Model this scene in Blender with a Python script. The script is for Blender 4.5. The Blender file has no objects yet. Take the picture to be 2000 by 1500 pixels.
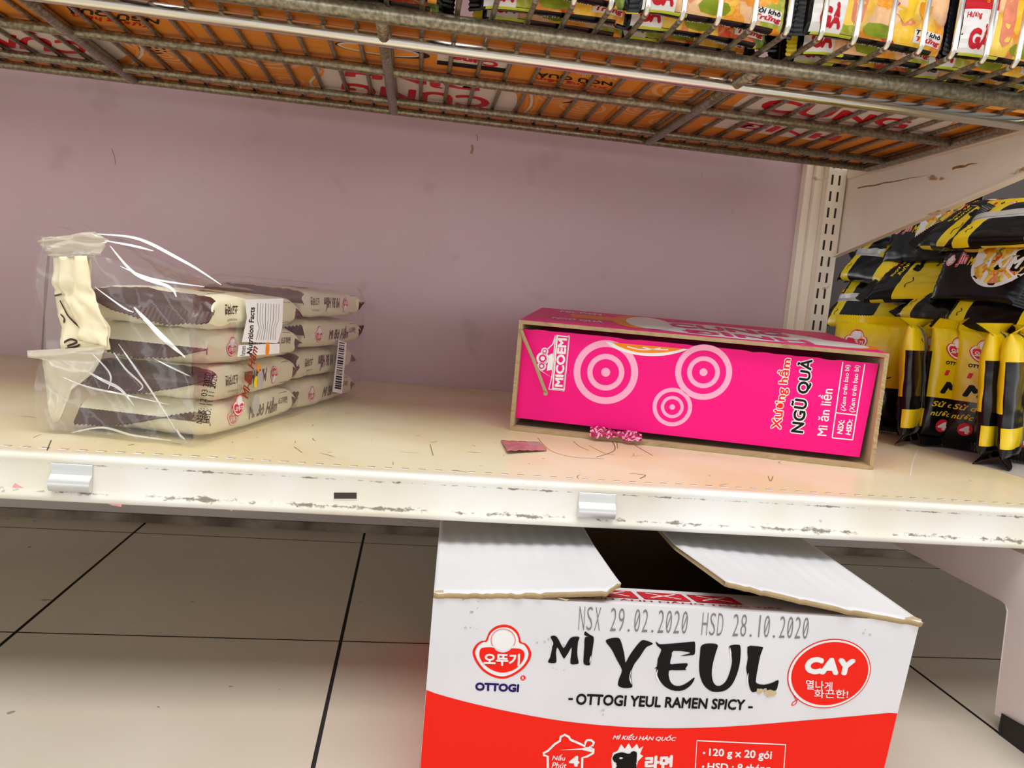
import bpy, math, random
from mathutils import Vector, Matrix, noise
from mathutils.geometry import tessellate_polygon
random.seed(7)
SC = bpy.context.scene
COL = SC.collection
V = Vector

# ---------------------------------------------------------------- camera, world, lights, exposure
CAM_LOC = V((0.0, -0.5835, 0.1413))
CAM_R = V((0.98849, -0.12350, 0.08770)); CAM_U = V((-0.07310, 0.11770, 0.99035)); CAM_F = V((0.13263, 0.98535, -0.10731))
FPX = 1475.46
cam_d = bpy.data.cameras.new('camera'); cam = bpy.data.objects.new('camera', cam_d); COL.objects.link(cam)
cam_d.sensor_width = 36.0; cam_d.lens = 36.0 * FPX / 2000.0; cam_d.clip_start = 0.01
mw = Matrix((CAM_R, CAM_U, -CAM_F)).transposed().to_4x4(); mw.translation = CAM_LOC
cam.matrix_world = mw
SC.camera = cam

W_ = bpy.data.worlds.new('store_air'); SC.world = W_; W_.use_nodes = True
# the shop around: lit shelves at eye level all round, duller ceiling between the lamp rows, floor below
nt_ = W_.node_tree; bg = nt_.nodes['Background']; bg.inputs[1].default_value = 1.0
tc_ = nt_.nodes.new('ShaderNodeTexCoord'); sx_ = nt_.nodes.new('ShaderNodeSeparateXYZ'); nt_.links.new(tc_.outputs['Generated'], sx_.inputs[0])
mr_ = nt_.nodes.new('ShaderNodeMapRange'); mr_.inputs['From Min'].default_value = -1; mr_.inputs['From Max'].default_value = 1; nt_.links.new(sx_.outputs['Z'], mr_.inputs['Value'])
wr_ = nt_.nodes.new('ShaderNodeValToRGB'); nt_.links.new(mr_.outputs['Result'], wr_.inputs['Fac']); nt_.links.new(wr_.outputs['Color'], bg.inputs[0])
el_ = wr_.color_ramp.elements; el_[0].position = 0.0; el_[0].color = (.25, .24, .22, 1); el_[1].position = 1.0; el_[1].color = (.30, .30, .30, 1)
for p_, c_ in ((0.42, (.30, .30, .30, 1)), (0.47, (2.35, 2.35, 2.38, 1)), (0.56, (2.35, 2.35, 2.38, 1)), (0.63, (.30, .30, .30, 1))):
    e_ = el_.new(p_); e_.color = c_

def ceiling_lamp(name, loc, sx, sy, power, col=(1.0, 0.98, 0.945), aim=None):
    d = bpy.data.lights.new(name, 'AREA'); d.shape = 'RECTANGLE'; d.size = sx; d.size_y = sy; d.energy = power; d.color = col
    o = bpy.data.objects.new(name, d); COL.objects.link(o); o.location = loc
    if aim is not None:
        o.rotation_euler = (V(aim) - V(loc)).to_track_quat('-Z', 'Y').to_euler()
    return o
ceiling_lamp('ceiling_tube_near', (0.1, -0.80, 2.3), 2.8, 1.2, 66)
ceiling_lamp('ceiling_tube_far', (0.0, -3.2, 2.0), 4.0, 2.2, 8, aim=(0.1, 0.2, 0.2))

SC.view_settings.view_transform = 'Standard'
try: SC.view_settings.look = 'None'
except Exception: pass
SC.view_settings.gamma = 1.0; SC.view_settings.use_curve_mapping = False
SC.view_settings.exposure = 0.0

# ---------------------------------------------------------------- pixel helpers (photo pixel -> point on a plane of the place)
def ray(x, y): return CAM_F + CAM_R * ((x - 1000) / FPX) - CAM_U * ((y - 750) / FPX)
def on_plane(x, y, o, n):
    d = ray(x, y); return CAM_LOC + d * ((V(o) - CAM_LOC).dot(n) / d.dot(n))
def on_z(x, y, z): return on_plane(x, y, V((0, 0, z)), V((0, 0, 1)))
def on_y(x, y, Y): return on_plane(x, y, V((0, Y, 0)), V((0, 1, 0)))
def on_x(x, y, X): return on_plane(x, y, V((X, 0, 0)), V((1, 0, 0)))

# ---------------------------------------------------------------- materials
def s2l(c): return tuple(((v / 255) / 12.92 if v / 255 <= 0.04045 else ((v / 255 + 0.055) / 1.055) ** 2.4) for v in c)
MATS = {}
def mat(name, rgb, rough=0.5, metal=0.0, spec=0.5, coat=0.0, var=0.0, vscale=30, bump=0.0, bscale=200, coords='Object', rgb2=None):
    if name in MATS: return MATS[name]
    m = bpy.data.materials.new(name); m.use_nodes = True; nt = m.node_tree; b = nt.nodes['Principled BSDF']
    c = s2l(rgb)
    b.inputs['Base Color'].default_value = (*c, 1); b.inputs['Roughness'].default_value = rough
    b.inputs['Metallic'].default_value = metal; b.inputs['Specular IOR Level'].default_value = spec
    b.inputs['Coat Weight'].default_value = coat
    tc = nt.nodes.new('ShaderNodeTexCoord')
    n = nt.nodes.new('ShaderNodeTexNoise'); n.inputs['Scale'].default_value = vscale; n.inputs['Detail'].default_value = 5
    nt.links.new(tc.outputs[coords], n.inputs['Vector'])
    r = nt.nodes.new('ShaderNodeValToRGB'); r.color_ramp.elements[0].position = 0.35; r.color_ramp.elements[1].position = 0.65
    d = s2l(rgb2) if rgb2 else tuple(v * (1 - max(var, 0.03)) for v in c)
    r.color_ramp.elements[0].color = (*d, 1); r.color_ramp.elements[1].color = (*c, 1)
    nt.links.new(n.outputs['Fac'], r.inputs['Fac']); nt.links.new(r.outputs['Color'], b.inputs['Base Color'])
    if bump:
        n2 = nt.nodes.new('ShaderNodeTexNoise'); n2.inputs['Scale'].default_value = bscale; n2.inputs['Detail'].default_value = 3
        nt.links.new(tc.outputs[coords], n2.inputs['Vector'])
        bp = nt.nodes.new('ShaderNodeBump'); bp.inputs['Strength'].default_value = bump; bp.inputs['Distance'].default_value = 0.002
        nt.links.new(n2.outputs['Fac'], bp.inputs['Height']); nt.links.new(bp.outputs['Normal'], b.inputs['Normal'])
    if '_ink' in name or '_print' in name: b.inputs['Specular IOR Level'].default_value = 0.18
    MATS[name] = m; return m

def N(nt, typ, **kw):
    n = nt.nodes.new(typ)
    for k, v in kw.items():
        if k in n.inputs: n.inputs[k].default_value = v
        else: setattr(n, k, v)
    return n
def math_(nt, op, a, b=None, c=None):
    n = nt.nodes.new('ShaderNodeMath'); n.operation = op
    for i, v in enumerate((a, b, c)):
        if v is None: continue
        if isinstance(v, (int, float)): n.inputs[i].default_value = v
        else: nt.links.new(v, n.inputs[i])
    return n.outputs[0]
def mixc(nt, fac, a, b):
    n = nt.nodes.new('ShaderNodeMix'); n.data_type = 'RGBA'
    if isinstance(fac, (int, float)): n.inputs[0].default_value = fac
    else: nt.links.new(fac, n.inputs[0])
    for i, v in ((6, a), (7, b)):
        if isinstance(v, tuple): n.inputs[i].default_value = (*v, 1)
        else: nt.links.new(v, n.inputs[i])
    return n.outputs[2]
def base(name):
    m = bpy.data.materials.new(name); m.use_nodes = True; nt = m.node_tree
    MATS[name] = m
    return m, nt, nt.nodes['Principled BSDF'], N(nt, 'ShaderNodeTexCoord').outputs['Object']
def tex(nt, vec, scale, detail=4, sc=None, rough=0.5):
    if sc:
        mp = N(nt, 'ShaderNodeMapping'); mp.inputs['Scale'].default_value = sc; nt.links.new(vec, mp.inputs['Vector']); vec = mp.outputs['Vector']
    n = N(nt, 'ShaderNodeTexNoise'); n.inputs['Scale'].default_value = scale; n.inputs['Detail'].default_value = detail; n.inputs['Roughness'].default_value = rough
    nt.links.new(vec, n.inputs['Vector']); return n.outputs['Fac']
def step(nt, v, lo, hi):
    n = N(nt, 'ShaderNodeMapRange'); n.interpolation_type = 'SMOOTHSTEP'
    n.inputs['From Min'].default_value = lo; n.inputs['From Max'].default_value = hi; nt.links.new(v, n.inputs['Value']); return n.outputs['Result']

# back panel: dusty mauve paint with stains
def m_panel():
    m, nt, b, P = base('mauve_paint')
    a = mixc(nt, step(nt, tex(nt, P, 3.0, 6), 0.35, 0.7), s2l((194, 166, 173)), s2l((187, 158, 162)))
    st = step(nt, tex(nt, P, 38, 5, (1, 1, 0.45)), 0.70, 0.78)
    a = mixc(nt, math_(nt, 'MULTIPLY', st, 0.45), a, s2l((135, 105, 92)))
    st2 = step(nt, tex(nt, P, 14, 3), 0.63, 0.75)
    a = mixc(nt, math_(nt, 'MULTIPLY', st2, 0.25), a, s2l((150, 122, 120)))
    nt.links.new(a, b.inputs['Base Color']); b.inputs['Roughness'].default_value = 0.55
    return m
def m_board(name, c1, c2, c3):
    m, nt, b, P = base(name)
    a = mixc(nt, step(nt, tex(nt, P, 5.0, 4), 0.38, 0.62), s2l(c1), s2l(c2))
    a = mixc(nt, math_(nt, 'MULTIPLY', step(nt, tex(nt, P, 9, 5), 0.52, 0.72), 0.6), a, s2l(c3))
    sp = step(nt, tex(nt, P, 130, 2, (1, 0.5, 1)), 0.72, 0.76)
    a = mixc(nt, math_(nt, 'MULTIPLY', sp, 0.5), a, s2l((120, 105, 60)))
    nt.links.new(a, b.inputs['Base Color']); b.inputs['Roughness'].default_value = 0.32
    return m
def m_lip():
    m, nt, b, P = base('lip_enamel')
    sep = N(nt, 'ShaderNodeSeparateXYZ'); nt.links.new(P, sep.inputs[0]); z = sep.outputs['Z']
    a = mixc(nt, step(nt, tex(nt, P, 9, 4), 0.4, 0.66), s2l((236, 234, 228)), s2l((228, 223, 205)))
    # grime lines caught along the two folds of the lip
    g1 = math_(nt, 'SUBTRACT', 1.0, math_(nt, 'MULTIPLY', math_(nt, 'ABSOLUTE', math_(nt, 'ADD', z, 0.0062)), 520))
    g2 = math_(nt, 'SUBTRACT', 1.0, math_(nt, 'MULTIPLY', math_(nt, 'ABSOLUTE', math_(nt, 'ADD', z, 0.0275)), 260))
    band = math_(nt, 'MAXIMUM', math_(nt, 'MAXIMUM', g1, g2), 0.0)
    spk = tex(nt, P, 190, 6, (0.55, 1, 1), 0.7)
    patch = tex(nt, P, 16, 3, (1, 1, 0.3))
    d = step(nt, math_(nt, 'ADD', math_(nt, 'ADD', math_(nt, 'MULTIPLY', band, 0.17), math_(nt, 'MULTIPLY', spk, 0.62)), math_(nt, 'MULTIPLY', patch, 0.40)), 0.645, 0.73)
    a = mixc(nt, math_(nt, 'MULTIPLY', d, 0.8), a, s2l((92, 78, 52)))
    nt.links.new(a, b.inputs['Base Color']); b.inputs['Roughness'].default_value = 0.35
    return m
def m_tile():
    m, nt, b, P = base('glazed_tile')
    a = mixc(nt, step(nt, tex(nt, P, 3.5, 5), 0.35, 0.7), s2l((212, 204, 190)), s2l((200, 190, 174)))
    sp = step(nt, tex(nt, P, 60, 2), 0.755, 0.775)
    a = mixc(nt, math_(nt, 'MULTIPLY', sp, 0.6), a, s2l((90, 75, 55)))
    nt.links.new(a, b.inputs['Base Color']); b.inputs['Roughness'].default_value = 0.3; b.inputs['Specular IOR Level'].default_value = 0.3
    return m
def m_cream_steel():
    m, nt, b, P = base('cream_steel')
    a = mixc(nt, step(nt, tex(nt, P, 6, 4), 0.4, 0.65), s2l((238, 227, 208)), s2l((230, 216, 194)))
    r = step(nt, math_(nt, 'ADD', tex(nt, P, 26, 5, (1, 0.35, 1.6)), math_(nt, 'MULTIPLY', tex(nt, P, 150, 3), 0.15)), 0.735, 0.79)
    a = mixc(nt, math_(nt, 'MULTIPLY', r, 0.85), a, s2l((168, 112, 42)))
    nt.links.new(a, b.inputs['Base Color']); b.inputs['Roughness'].default_value = 0.45
    return m
def m_steel():
    m, nt, b, P = base('tarnished_steel')
    n = tex(nt, P, 260, 3)
    a = mixc(nt, step(nt, n, 0.3, 0.75), s2l((124, 115, 96)), s2l((176, 168, 146)))
    nt.links.new(a, b.inputs['Base Color']); b.inputs['Metallic'].default_value = 0.7; b.inputs['Roughness'].default_value = 0.33
    return m
def m_food(name, scale=55, seedoff=0.0):
    # printed photograph of fruit, noodles and herbs: patches of yellow, orange, pink and green
    m, nt, b, P = base(name)
    mp = N(nt, 'ShaderNodeMapping'); mp.inputs['Location'].default_value = (seedoff, seedoff * 0.7, 0); nt.links.new(P, mp.inputs['Vector'])
    wn = N(nt, 'ShaderNodeTexNoise'); wn.inputs['Scale'].default_value = 60; nt.links.new(mp.outputs[0], wn.inputs['Vector'])
    ad = N(nt, 'ShaderNodeMix'); ad.data_type = 'RGBA'; ad.blend_type = 'LINEAR_LIGHT'; ad.inputs[0].default_value = 0.012
    nt.links.new(mp.outputs[0], ad.inputs[6]); nt.links.new(wn.outputs['Color'], ad.inputs[7])
    vo = N(nt, 'ShaderNodeTexVoronoi'); vo.inputs['Scale'].default_value = scale; nt.links.new(ad.outputs[2], vo.inputs['Vector'])
    sp = N(nt, 'ShaderNodeSeparateColor'); nt.links.new(vo.outputs['Color'], sp.inputs[0])
    r = N(nt, 'ShaderNodeValToRGB'); cr = r.color_ramp; cr.interpolation = 'CONSTANT'
    cols = [(0, (250, 200, 40)), (0.30, (247, 158, 28)), (0.48, (253, 214, 84)), (0.66, (238, 140, 100)), (0.76, (246, 196, 150)), (0.84, (214, 70, 34)), (0.90, (164, 176, 44)), (0.96, (96, 134, 34))]
    cr.elements[0].position = 0; cr.elements[0].color = (*s2l(cols[0][1]), 1); cr.elements[1].position = cols[1][0]; cr.elements[1].color = (*s2l(cols[1][1]), 1)
    for p_, c_ in cols[2:]:
        e = cr.elements.new(p_); e.color = (*s2l(c_), 1)
    nt.links.new(sp.outputs[0], r.inputs['Fac'])
    fine = tex(nt, mp.outputs[0], 220, 4)
    a = mixc(nt, math_(nt, 'MULTIPLY', step(nt, fine, 0.45, 0.7), 0.35), r.outputs['Color'], s2l((255, 235, 150)))
    edge = step(nt, vo.outputs['Distance'], 0.45, 0.75)
    a = mixc(nt, math_(nt, 'MULTIPLY', edge, 0.35), a, s2l((150, 70, 20)))
    nt.links.new(a, b.inputs['Base Color']); b.inputs['Roughness'].default_value = 0.3
    return m
def m_film(name, tint=(255, 255, 255), haze=0.06, gl=0.16):
    m = bpy.data.materials.new(name); m.use_nodes = True; nt = m.node_tree; MATS[name] = m
    nt.nodes.remove(nt.nodes['Principled BSDF']); out = [n for n in nt.nodes if n.type == 'OUTPUT_MATERIAL'][0]
    tr = N(nt, 'ShaderNodeBsdfTransparent'); tr.inputs[0].default_value = (0.97, 0.97, 0.97, 1)
    df = N(nt, 'ShaderNodeBsdfDiffuse'); df.inputs[0].default_value = (*s2l(tint), 1)
    gs = N(nt, 'ShaderNodeBsdfGlossy'); gs.inputs[0].default_value = (1, 1, 1, 1); gs.inputs['Roughness'].default_value = 0.12
    tc = N(nt, 'ShaderNodeTexCoord'); nz = N(nt, 'ShaderNodeTexNoise'); nz.inputs['Scale'].default_value = 45; nz.inputs['Detail'].default_value = 2
    nt.links.new(tc.outputs['Object'], nz.inputs['Vector'])
    bp = N(nt, 'ShaderNodeBump'); bp.inputs['Strength'].default_value = 0.35; bp.inputs['Distance'].default_value = 0.004
    nt.links.new(nz.outputs['Fac'], bp.inputs['Height']); nt.links.new(bp.outputs['Normal'], gs.inputs['Normal'])
    m1 = N(nt, 'ShaderNodeMixShader'); m1.inputs[0].default_value = haze
    nt.links.new(tr.outputs[0], m1.inputs[1]); nt.links.new(df.outputs[0], m1.inputs[2])
    m2 = N(nt, 'ShaderNodeMixShader')
    lw = N(nt, 'ShaderNodeLayerWeight'); lw.inputs['Blend'].default_value = 0.25
    nt.links.new(math_(nt, 'MINIMUM', math_(nt, 'ADD', math_(nt, 'MULTIPLY', lw.outputs['Fresnel'], 0.25), gl * 0.25), 0.3), m2.inputs[0])
    nt.links.new(m1.outputs[0], m2.inputs[1]); nt.links.new(gs.outputs[0], m2.inputs[2]); nt.links.new(m2.outputs[0], out.inputs['Surface'])
    return m

PANEL = m_panel(); BOARD = m_board('shelf_enamel', (236, 227, 195), (228, 214, 168), (236, 209, 182)); BOARD2 = m_board('grey_shelf_enamel', (206, 202, 198), (196, 191, 186), (186, 174, 152))
LIP = m_lip(); TILE = m_tile(); CREAMST = m_cream_steel(); STEEL = m_steel()
GROUT = mat('dark_grout', (34, 32, 34), 0.8)
CHROME = mat('bright_chrome', (248, 246, 240), 0.24, 1.0, var=.01)
WHITEST = mat('white_steel', (226, 220, 214), 0.4, var=0.06, vscale=12)
GREYKICK = mat('grey_kick_paint', (196, 184, 176), 0.5, var=0.12, vscale=9)
DARK = mat('dark_recess', (60, 52, 42), 0.7)
BLACKRUB = mat('black_rubber', (22, 22, 24), 0.5)
CLIPM = mat('silver_clip', (214, 214, 212), 0.33, 0.35, var=0.04)
SCRATCH_SHADE = mat('scratch_and_shade', (150, 128, 78), 0.6); SCRATCH2 = mat('dark_scratch', (96, 84, 60), 0.6); PINKSM = mat('pink_smear', (246, 170, 168), 0.5); DASHM = mat('white_glint_and_streak', (250, 250, 248), 0.3)
KRAFT = mat('kraft_board', (176, 152, 112), 0.85, var=0.12, vscale=60, bump=0.3, bscale=300)
KRAFTD = mat('kraft_inside', (196, 166, 130), 0.9, var=0.1, vscale=40)
PINK = mat('magenta_print', (243, 8, 128), 0.42, var=0.05, vscale=8)
PINKL = mat('pale_pink_ink', (250, 172, 205), 0.45); WHITEI = mat('white_ink', (240, 238, 238), 0.45); ORANGEI = mat('orange_ink', (246, 140, 24), 0.45)
REDI = mat('red_ink', (242, 34, 18), 0.42, var=0.04, vscale=10); BLACKI = mat('black_ink', (14, 14, 15), 0.5); NAVYI = mat('navy_ink', (36, 22, 96), 0.45); GREYI = mat('grey_stamp_ink', (128, 126, 128), 0.6)
CREDI = mat('crimson_ink', (200, 30, 44), 0.45)
CARTONW = mat('white_carton_print', (226, 226, 230), 0.42, var=0.035, vscale=14, rgb2=(219, 219, 224))
ORANGEC = mat('orange_carton_print', (232, 146, 48), 0.5, var=0.06, vscale=10); ORANGEP = mat('pale_orange_ink', (238, 178, 120), 0.5); ORANGED = mat('bright_orange_ink', (246, 160, 60), 0.5); ORWHITE = mat('carton_white_ink', (226, 216, 206), 0.5); ORRED = mat('carton_red_ink', (206, 26, 40), 0.5)
CREAM = mat('cream_wrapper', (236, 228, 196), 0.33, var=0.05, vscale=25, bump=0.12, bscale=120); BROWN = mat('brown_wrapper', (84, 54, 50), 0.32, var=0.12, vscale=60, bump=0.15, bscale=200); BROWNI = mat('brown_ink', (70, 42, 36), 0.4)
REDL = mat('logo_red_ink', (222, 44, 58), 0.42); SILVER = mat('silver_foil', (205, 203, 200), 0.3, 0.3, var=0.12, vscale=70, bump=0.4, bscale=120)
YEL = mat('yellow_wrapper', (238, 206, 14), 0.28, var=0.05, vscale=30, bump=0.12, bscale=90); BLK = mat('black_wrapper', (14, 13, 14), 0.22, spec=.35, var=0.2, vscale=30, bump=0.15, bscale=90)
YELI = mat('yellow_ink', (236, 206, 30), 0.4); LIMEI = mat('lime_ink', (205, 214, 70), 0.4)
FOOD = [m_food('food_print', 36, 0.0), m_food('food_print_bright', 32, 3.7), m_food('food_print_dense', 42, 9.1)]
SOUP = m_food('soup_print', 130, 5.3)
FILM = m_film('clear_film', haze=0.035); FILMH = m_film('hazy_film', (238, 228, 205), 0.42, 0.2)
CREAMF = mat('cream_film', (244, 230, 192), 0.4, var=0.05, vscale=20, bump=0.15, bscale=60)
PAPERP = mat('pink_paper', (196, 122, 128), 0.7, var=0.2, vscale=90, rgb2=(170, 92, 100))

# ---------------------------------------------------------------- mesh accumulator
class MB:
    def __init__(s): s.v = []; s.f = []; s.m = []; s.sm = []; s.mats = []
    def mi(s, m):
        if m not in s.mats: s.mats.append(m)
        return s.mats.index(m)
    def add(s, vs, fs, m, smooth=False):
        o = len(s.v); s.v += [tuple(p) for p in vs]
        for i, f in enumerate(fs):
            s.f.append(tuple(o + k for k in f)); s.m.append(s.mi(m[i] if isinstance(m, list) else m)); s.sm.append(smooth)
    def box(s, a, b, m):
        x0, y0, z0 = a; x1, y1, z1 = b
        s.add([(x0, y0, z0), (x1, y0, z0), (x1, y1, z0), (x0, y1, z0), (x0, y0, z1), (x1, y0, z1), (x1, y1, z1), (x0, y1, z1)],
              [(0, 3, 2, 1), (4, 5, 6, 7), (0, 1, 5, 4), (1, 2, 6, 5), (2, 3, 7, 6), (3, 0, 4, 7)], m)
    def prism(s, pts, d, m):        # planar outline pts (3D), pushed by d
        d = V(d); n = len(pts); P = [V(p) for p in pts]
        tri = tessellate_polygon([P])
        s.add([*P, *[p + d for p in P]], [tuple(t) for t in tri] + [tuple(n + k for k in reversed(t)) for t in tri] + [(i, (i + 1) % n, n + (i + 1) % n, n + i) for i in range(n)], m)
    def tube(s, pts, r, m, seg=10):
        P = [V(p) for p in pts]; vs = []; fs = []; up = V((0.13, 0.37, 0.92)).normalized(); k = len(P)
        for i, p in enumerate(P):
            t = (P[min(i + 1, k - 1)] - P[max(i - 1, 0)]).normalized(); a = t.cross(up).normalized(); b = t.cross(a)
            for j in range(seg):
                th = 2 * math.pi * j / seg; vs.append(p + (a * math.cos(th) + b * math.sin(th)) * r)
        for i in range(k - 1):
            for j in range(seg):
                fs.append((i * seg + j, i * seg + (j + 1) % seg, (i + 1) * seg + (j + 1) % seg, (i + 1) * seg + j))
        fs.append(tuple(reversed(range(seg)))); fs.append(tuple((k - 1) * seg + j for j in range(seg)))
        s.add(vs, fs, m, True)
    def grid(s, fn, nu, nv, m, smooth=True, thick=None):
        vs = [fn(i / nu, j / nv) for j in range(nv + 1) for i in range(nu + 1)]
        fs = [(j * (nu + 1) + i, j * (nu + 1) + i + 1, (j + 1) * (nu + 1) + i + 1, (j + 1) * (nu + 1) + i) for j in range(nv) for i in range(nu)]
        mm = [m((i + .5) / nu, (j + .5) / nv) for j in range(nv) for i in range(nu)] if callable(m) else m
        s.add(vs, fs, mm, smooth)
    def build(s, name, parent=None, bevel=0.0, solid=0.0):
        me = bpy.data.meshes.new(name); me.from_pydata(s.v, [], s.f); me.update()
        for m in s.mats: me.materials.append(m)
        me.polygons.foreach_set('material_index', s.m); me.polygons.foreach_set('use_smooth', s.sm)
        o = bpy.data.objects.new(name, me); COL.objects.link(o)
        if parent: o.parent = parent
        if solid:
            md = o.modifiers.new('solid', 'SOLIDIFY'); md.thickness = solid; md.offset = 0
        if bevel:
            md = o.modifiers.new('bevel', 'BEVEL'); md.width = bevel; md.segments = 2; md.limit_method = 'ANGLE'; md.angle_limit = math.radians(50)
        return o
def tag(o, label=None, cat=None, group=None, kind=None):
    if label: o['label'] = label
    if cat: o['category'] = cat
    if group: o['group'] = group
    if kind: o['kind'] = kind
    return o
def thing(name, label, cat, loc=(0, 0, 0), rz=0.0, group=None):
    o = bpy.data.objects.new(name, None); COL.objects.link(o); o.empty_display_size = 0.02
    o.location = loc; o.rotation_euler = (0, 0, rz); return tag(o, label, cat, group)
def copy_tree(root, label=None, group=None):
    r = root.copy(); COL.objects.link(r)
    if label: r['label'] = label
    if group: r['group'] = group
    for ch in root.children:
        c = ch.copy(); COL.objects.link(c); c.parent = r; c.matrix_parent_inverse = ch.matrix_parent_inverse.copy()
        for g in ch.children:
            d = g.copy(); COL.objects.link(d); d.parent = c
    return r

# ---------------------------------------------------------------- printing: flat ink shapes laid on a surface
LAY = 0.00016
class Plane:
    def __init__(s, o, ex, ey, n=None):
        s.o = V(o); s.ex = V(ex).normalized(); s.ey = V(ey).normalized(); s.n = V(n).normalized() if n else s.ex.cross(s.ey)
    def at(s, u, v, l=0): return s.o + s.ex * u + s.ey * v + s.n * (l * LAY)
    def px(s, x, y):
        p = on_plane(x, y, s.o, s.n) - s.o; return (p.dot(s.ex), p.dot(s.ey))
TC = {}
def glyphs(body, bold=0.0, shear=0.0):
    key = (body, bold, shear)
    if key not in TC:
        c = bpy.data.curves.new('t', 'FONT'); c.body = body; c.offset = bold; c.shear = shear; c.resolution_u = 3
        o = bpy.data.objects.new('t', c); COL.objects.link(o); bpy.context.view_layer.update()
        me = o.evaluated_get(bpy.context.evaluated_depsgraph_get()).to_mesh()
        vs = [(p.co.x, p.co.y) for p in me.vertices]; fs = [tuple(p.vertices) for p in me.polygons]
        o.to_mesh_clear() if False else None
        bpy.data.objects.remove(o); bpy.data.curves.remove(c)
        x0 = min(p[0] for p in vs); x1 = max(p[0] for p in vs); y0 = min(p[1] for p in vs); y1 = max(p[1] for p in vs)
        TC[key] = ([((x - x0) / (x1 - x0), (y - y0) / (y1 - y0)) for x, y in vs], fs, (x1 - x0, y1 - y0))
    return TC[key]
def orient(pl, pts):   # faces wound so that they look along +n (kept simple; Cycles shades both sides)
    return pts
def text(mb, pl, quad, body, m, l=2, bold=0.0, shear=0.0, grow=None):
    """quad: uv of TL, TR, BR, BL of the text's own bounding box"""
    vs, fs, (gw, gh) = glyphs(body, min(bold, 0.0), shear); TL, TR, BR, BL = quad
    # weight: the same strokes laid down again, shifted by the stroke gain
    sh = [(0, 0)] if bold < 0.008 else [(bold / gw * math.cos(k_ * math.pi / 4), bold / gh * math.sin(k_ * math.pi / 4)) for k_ in range(8)]
    kx, ky = (1 - 2 * max(bold, 0) / gw, 1 - 2 * max(bold, 0) / gh) if grow is None else (1, 1)
    for i_, (dx, dy) in enumerate(sh):
        out = []
        for x, y in vs:
            x = (x - .5) * kx + .5 + dx; y = (y - .5) * ky + .5 + dy
            u = (TL[0] * (1 - x) + TR[0] * x) * y + (BL[0] * (1 - x) + BR[0] * x) * (1 - y)
            v = (TL[1] * (1 - x) + TR[1] * x) * y + (BL[1] * (1 - x) + BR[1] * x) * (1 - y)
            out.append(pl.at(u, v, l + .09 * i_))
        mb.add(out, fs, m)
def textpx(mb, pl, quad, body, m, l=2, bold=0.0, shear=0.0, grow=None): text(mb, pl, [pl.px(*q) for q in quad], body, m, l, bold, shear, grow)
def poly(mb, pl, pts, m, l=1):
    tri = tessellate_polygon([[V((u, v, 0)) for u, v in pts]])
    mb.add([pl.at(u, v, l) for u, v in pts], [tuple(t) for t in tri], m)
def polypx(mb, pl, pts, m, l=1): poly(mb, pl, [pl.px(*q) for q in pts], m, l)
def smooth(pts, k=6, closed=True):
    n = len(pts); out = []
    for i in range(n if closed else n - 1):
        p0, p1, p2, p3 = (pts[(i + j) % n] if closed else pts[max(0, min(n - 1, i + j))] for j in (-1, 0, 1, 2))
        for q in range(k):
            t = q / k
            out.append(tuple(0.5 * (2 * p1[a] + (p2[a] - p0[a]) * t + (2 * p0[a] - 5 * p1[a] + 4 * p2[a] - p3[a]) * t * t + (3 * p1[a] - p0[a] - 3 * p2[a] + p3[a]) * t ** 3) for a in (0, 1)))
    if not closed: out.append(pts[-1])
    return out
def stroke(mb, pl, pts, w, m, l=2, closed=False):
    n = len(pts); vs = []
    for i in range(n):
        a = pts[(i - 1) % n] if closed else pts[max(0, i - 1)]; b = pts[(i + 1) % n] if closed else pts[min(n - 1, i + 1)]
        dx, dy = b[0] - a[0], b[1] - a[1]; L = math.hypot(dx, dy) or 1
        ww = w(i / (n - 1)) if callable(w) else w
        nx, ny = -dy / L * ww / 2, dx / L * ww / 2
        vs += [pl.at(pts[i][0] + nx, pts[i][1] + ny, l), pl.at(pts[i][0] - nx, pts[i][1] - ny, l)]
    fs = [(2 * i, 2 * i + 1, 2 * ((i + 1) % n) + 1, 2 * ((i + 1) % n)) for i in range(n if closed else n - 1)]
    mb.add(vs, fs, m)
def strokepx(mb, pl, pts, w, m, l=2, closed=False): stroke(mb, pl, [pl.px(*q) for q in pts], w, m, l, closed)
def disc(mb, pl, c, r, m, l=1, ry=None, r0=0.0, n=48, ang=0.0):
    ry = ry or r; ca, sa = math.cos(ang), math.sin(ang); rings = [r0, (r0 + 1) / 2, 1.0] if r0 or True else []
    vs = []; k = 3
    for q in (r0, (r0 + 1) / 2, 1.0):
        for i in range(n):
            t = 2 * math.pi * i / n; x, y = r * q * math.cos(t), ry * q * math.sin(t)
            vs.append(pl.at(c[0] + x * ca - y * sa, c[1] + x * sa + y * ca, l))
    fs = [(a * n + i, a * n + (i + 1) % n, (a + 1) * n + (i + 1) % n, (a + 1) * n + i) for a in range(2) for i in range(n)]
    mb.add(vs, fs, m)
EMB = [(455, 470), (520, 320), (640, 220), (790, 185), (930, 215), (1040, 310), (1085, 420), (1105, 500), (1200, 540), (1270, 640), (1290, 740), (1250, 860), (1150, 990), (1000, 1100), (850, 1165), (720, 1175), (560, 1130), (400, 1030), (280, 880), (220, 740), (225, 640), (290, 540), (380, 485)]
EMI = [(340, 700), (365, 625), (430, 600), (600, 602), (650, 655), (775, 695), (890, 655), (930, 618), (1080, 625), (1150, 670), (1165, 760), (1120, 870), (1000, 990), (850, 1050), (700, 1055), (550, 1000), (420, 900), (350, 790)]
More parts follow.
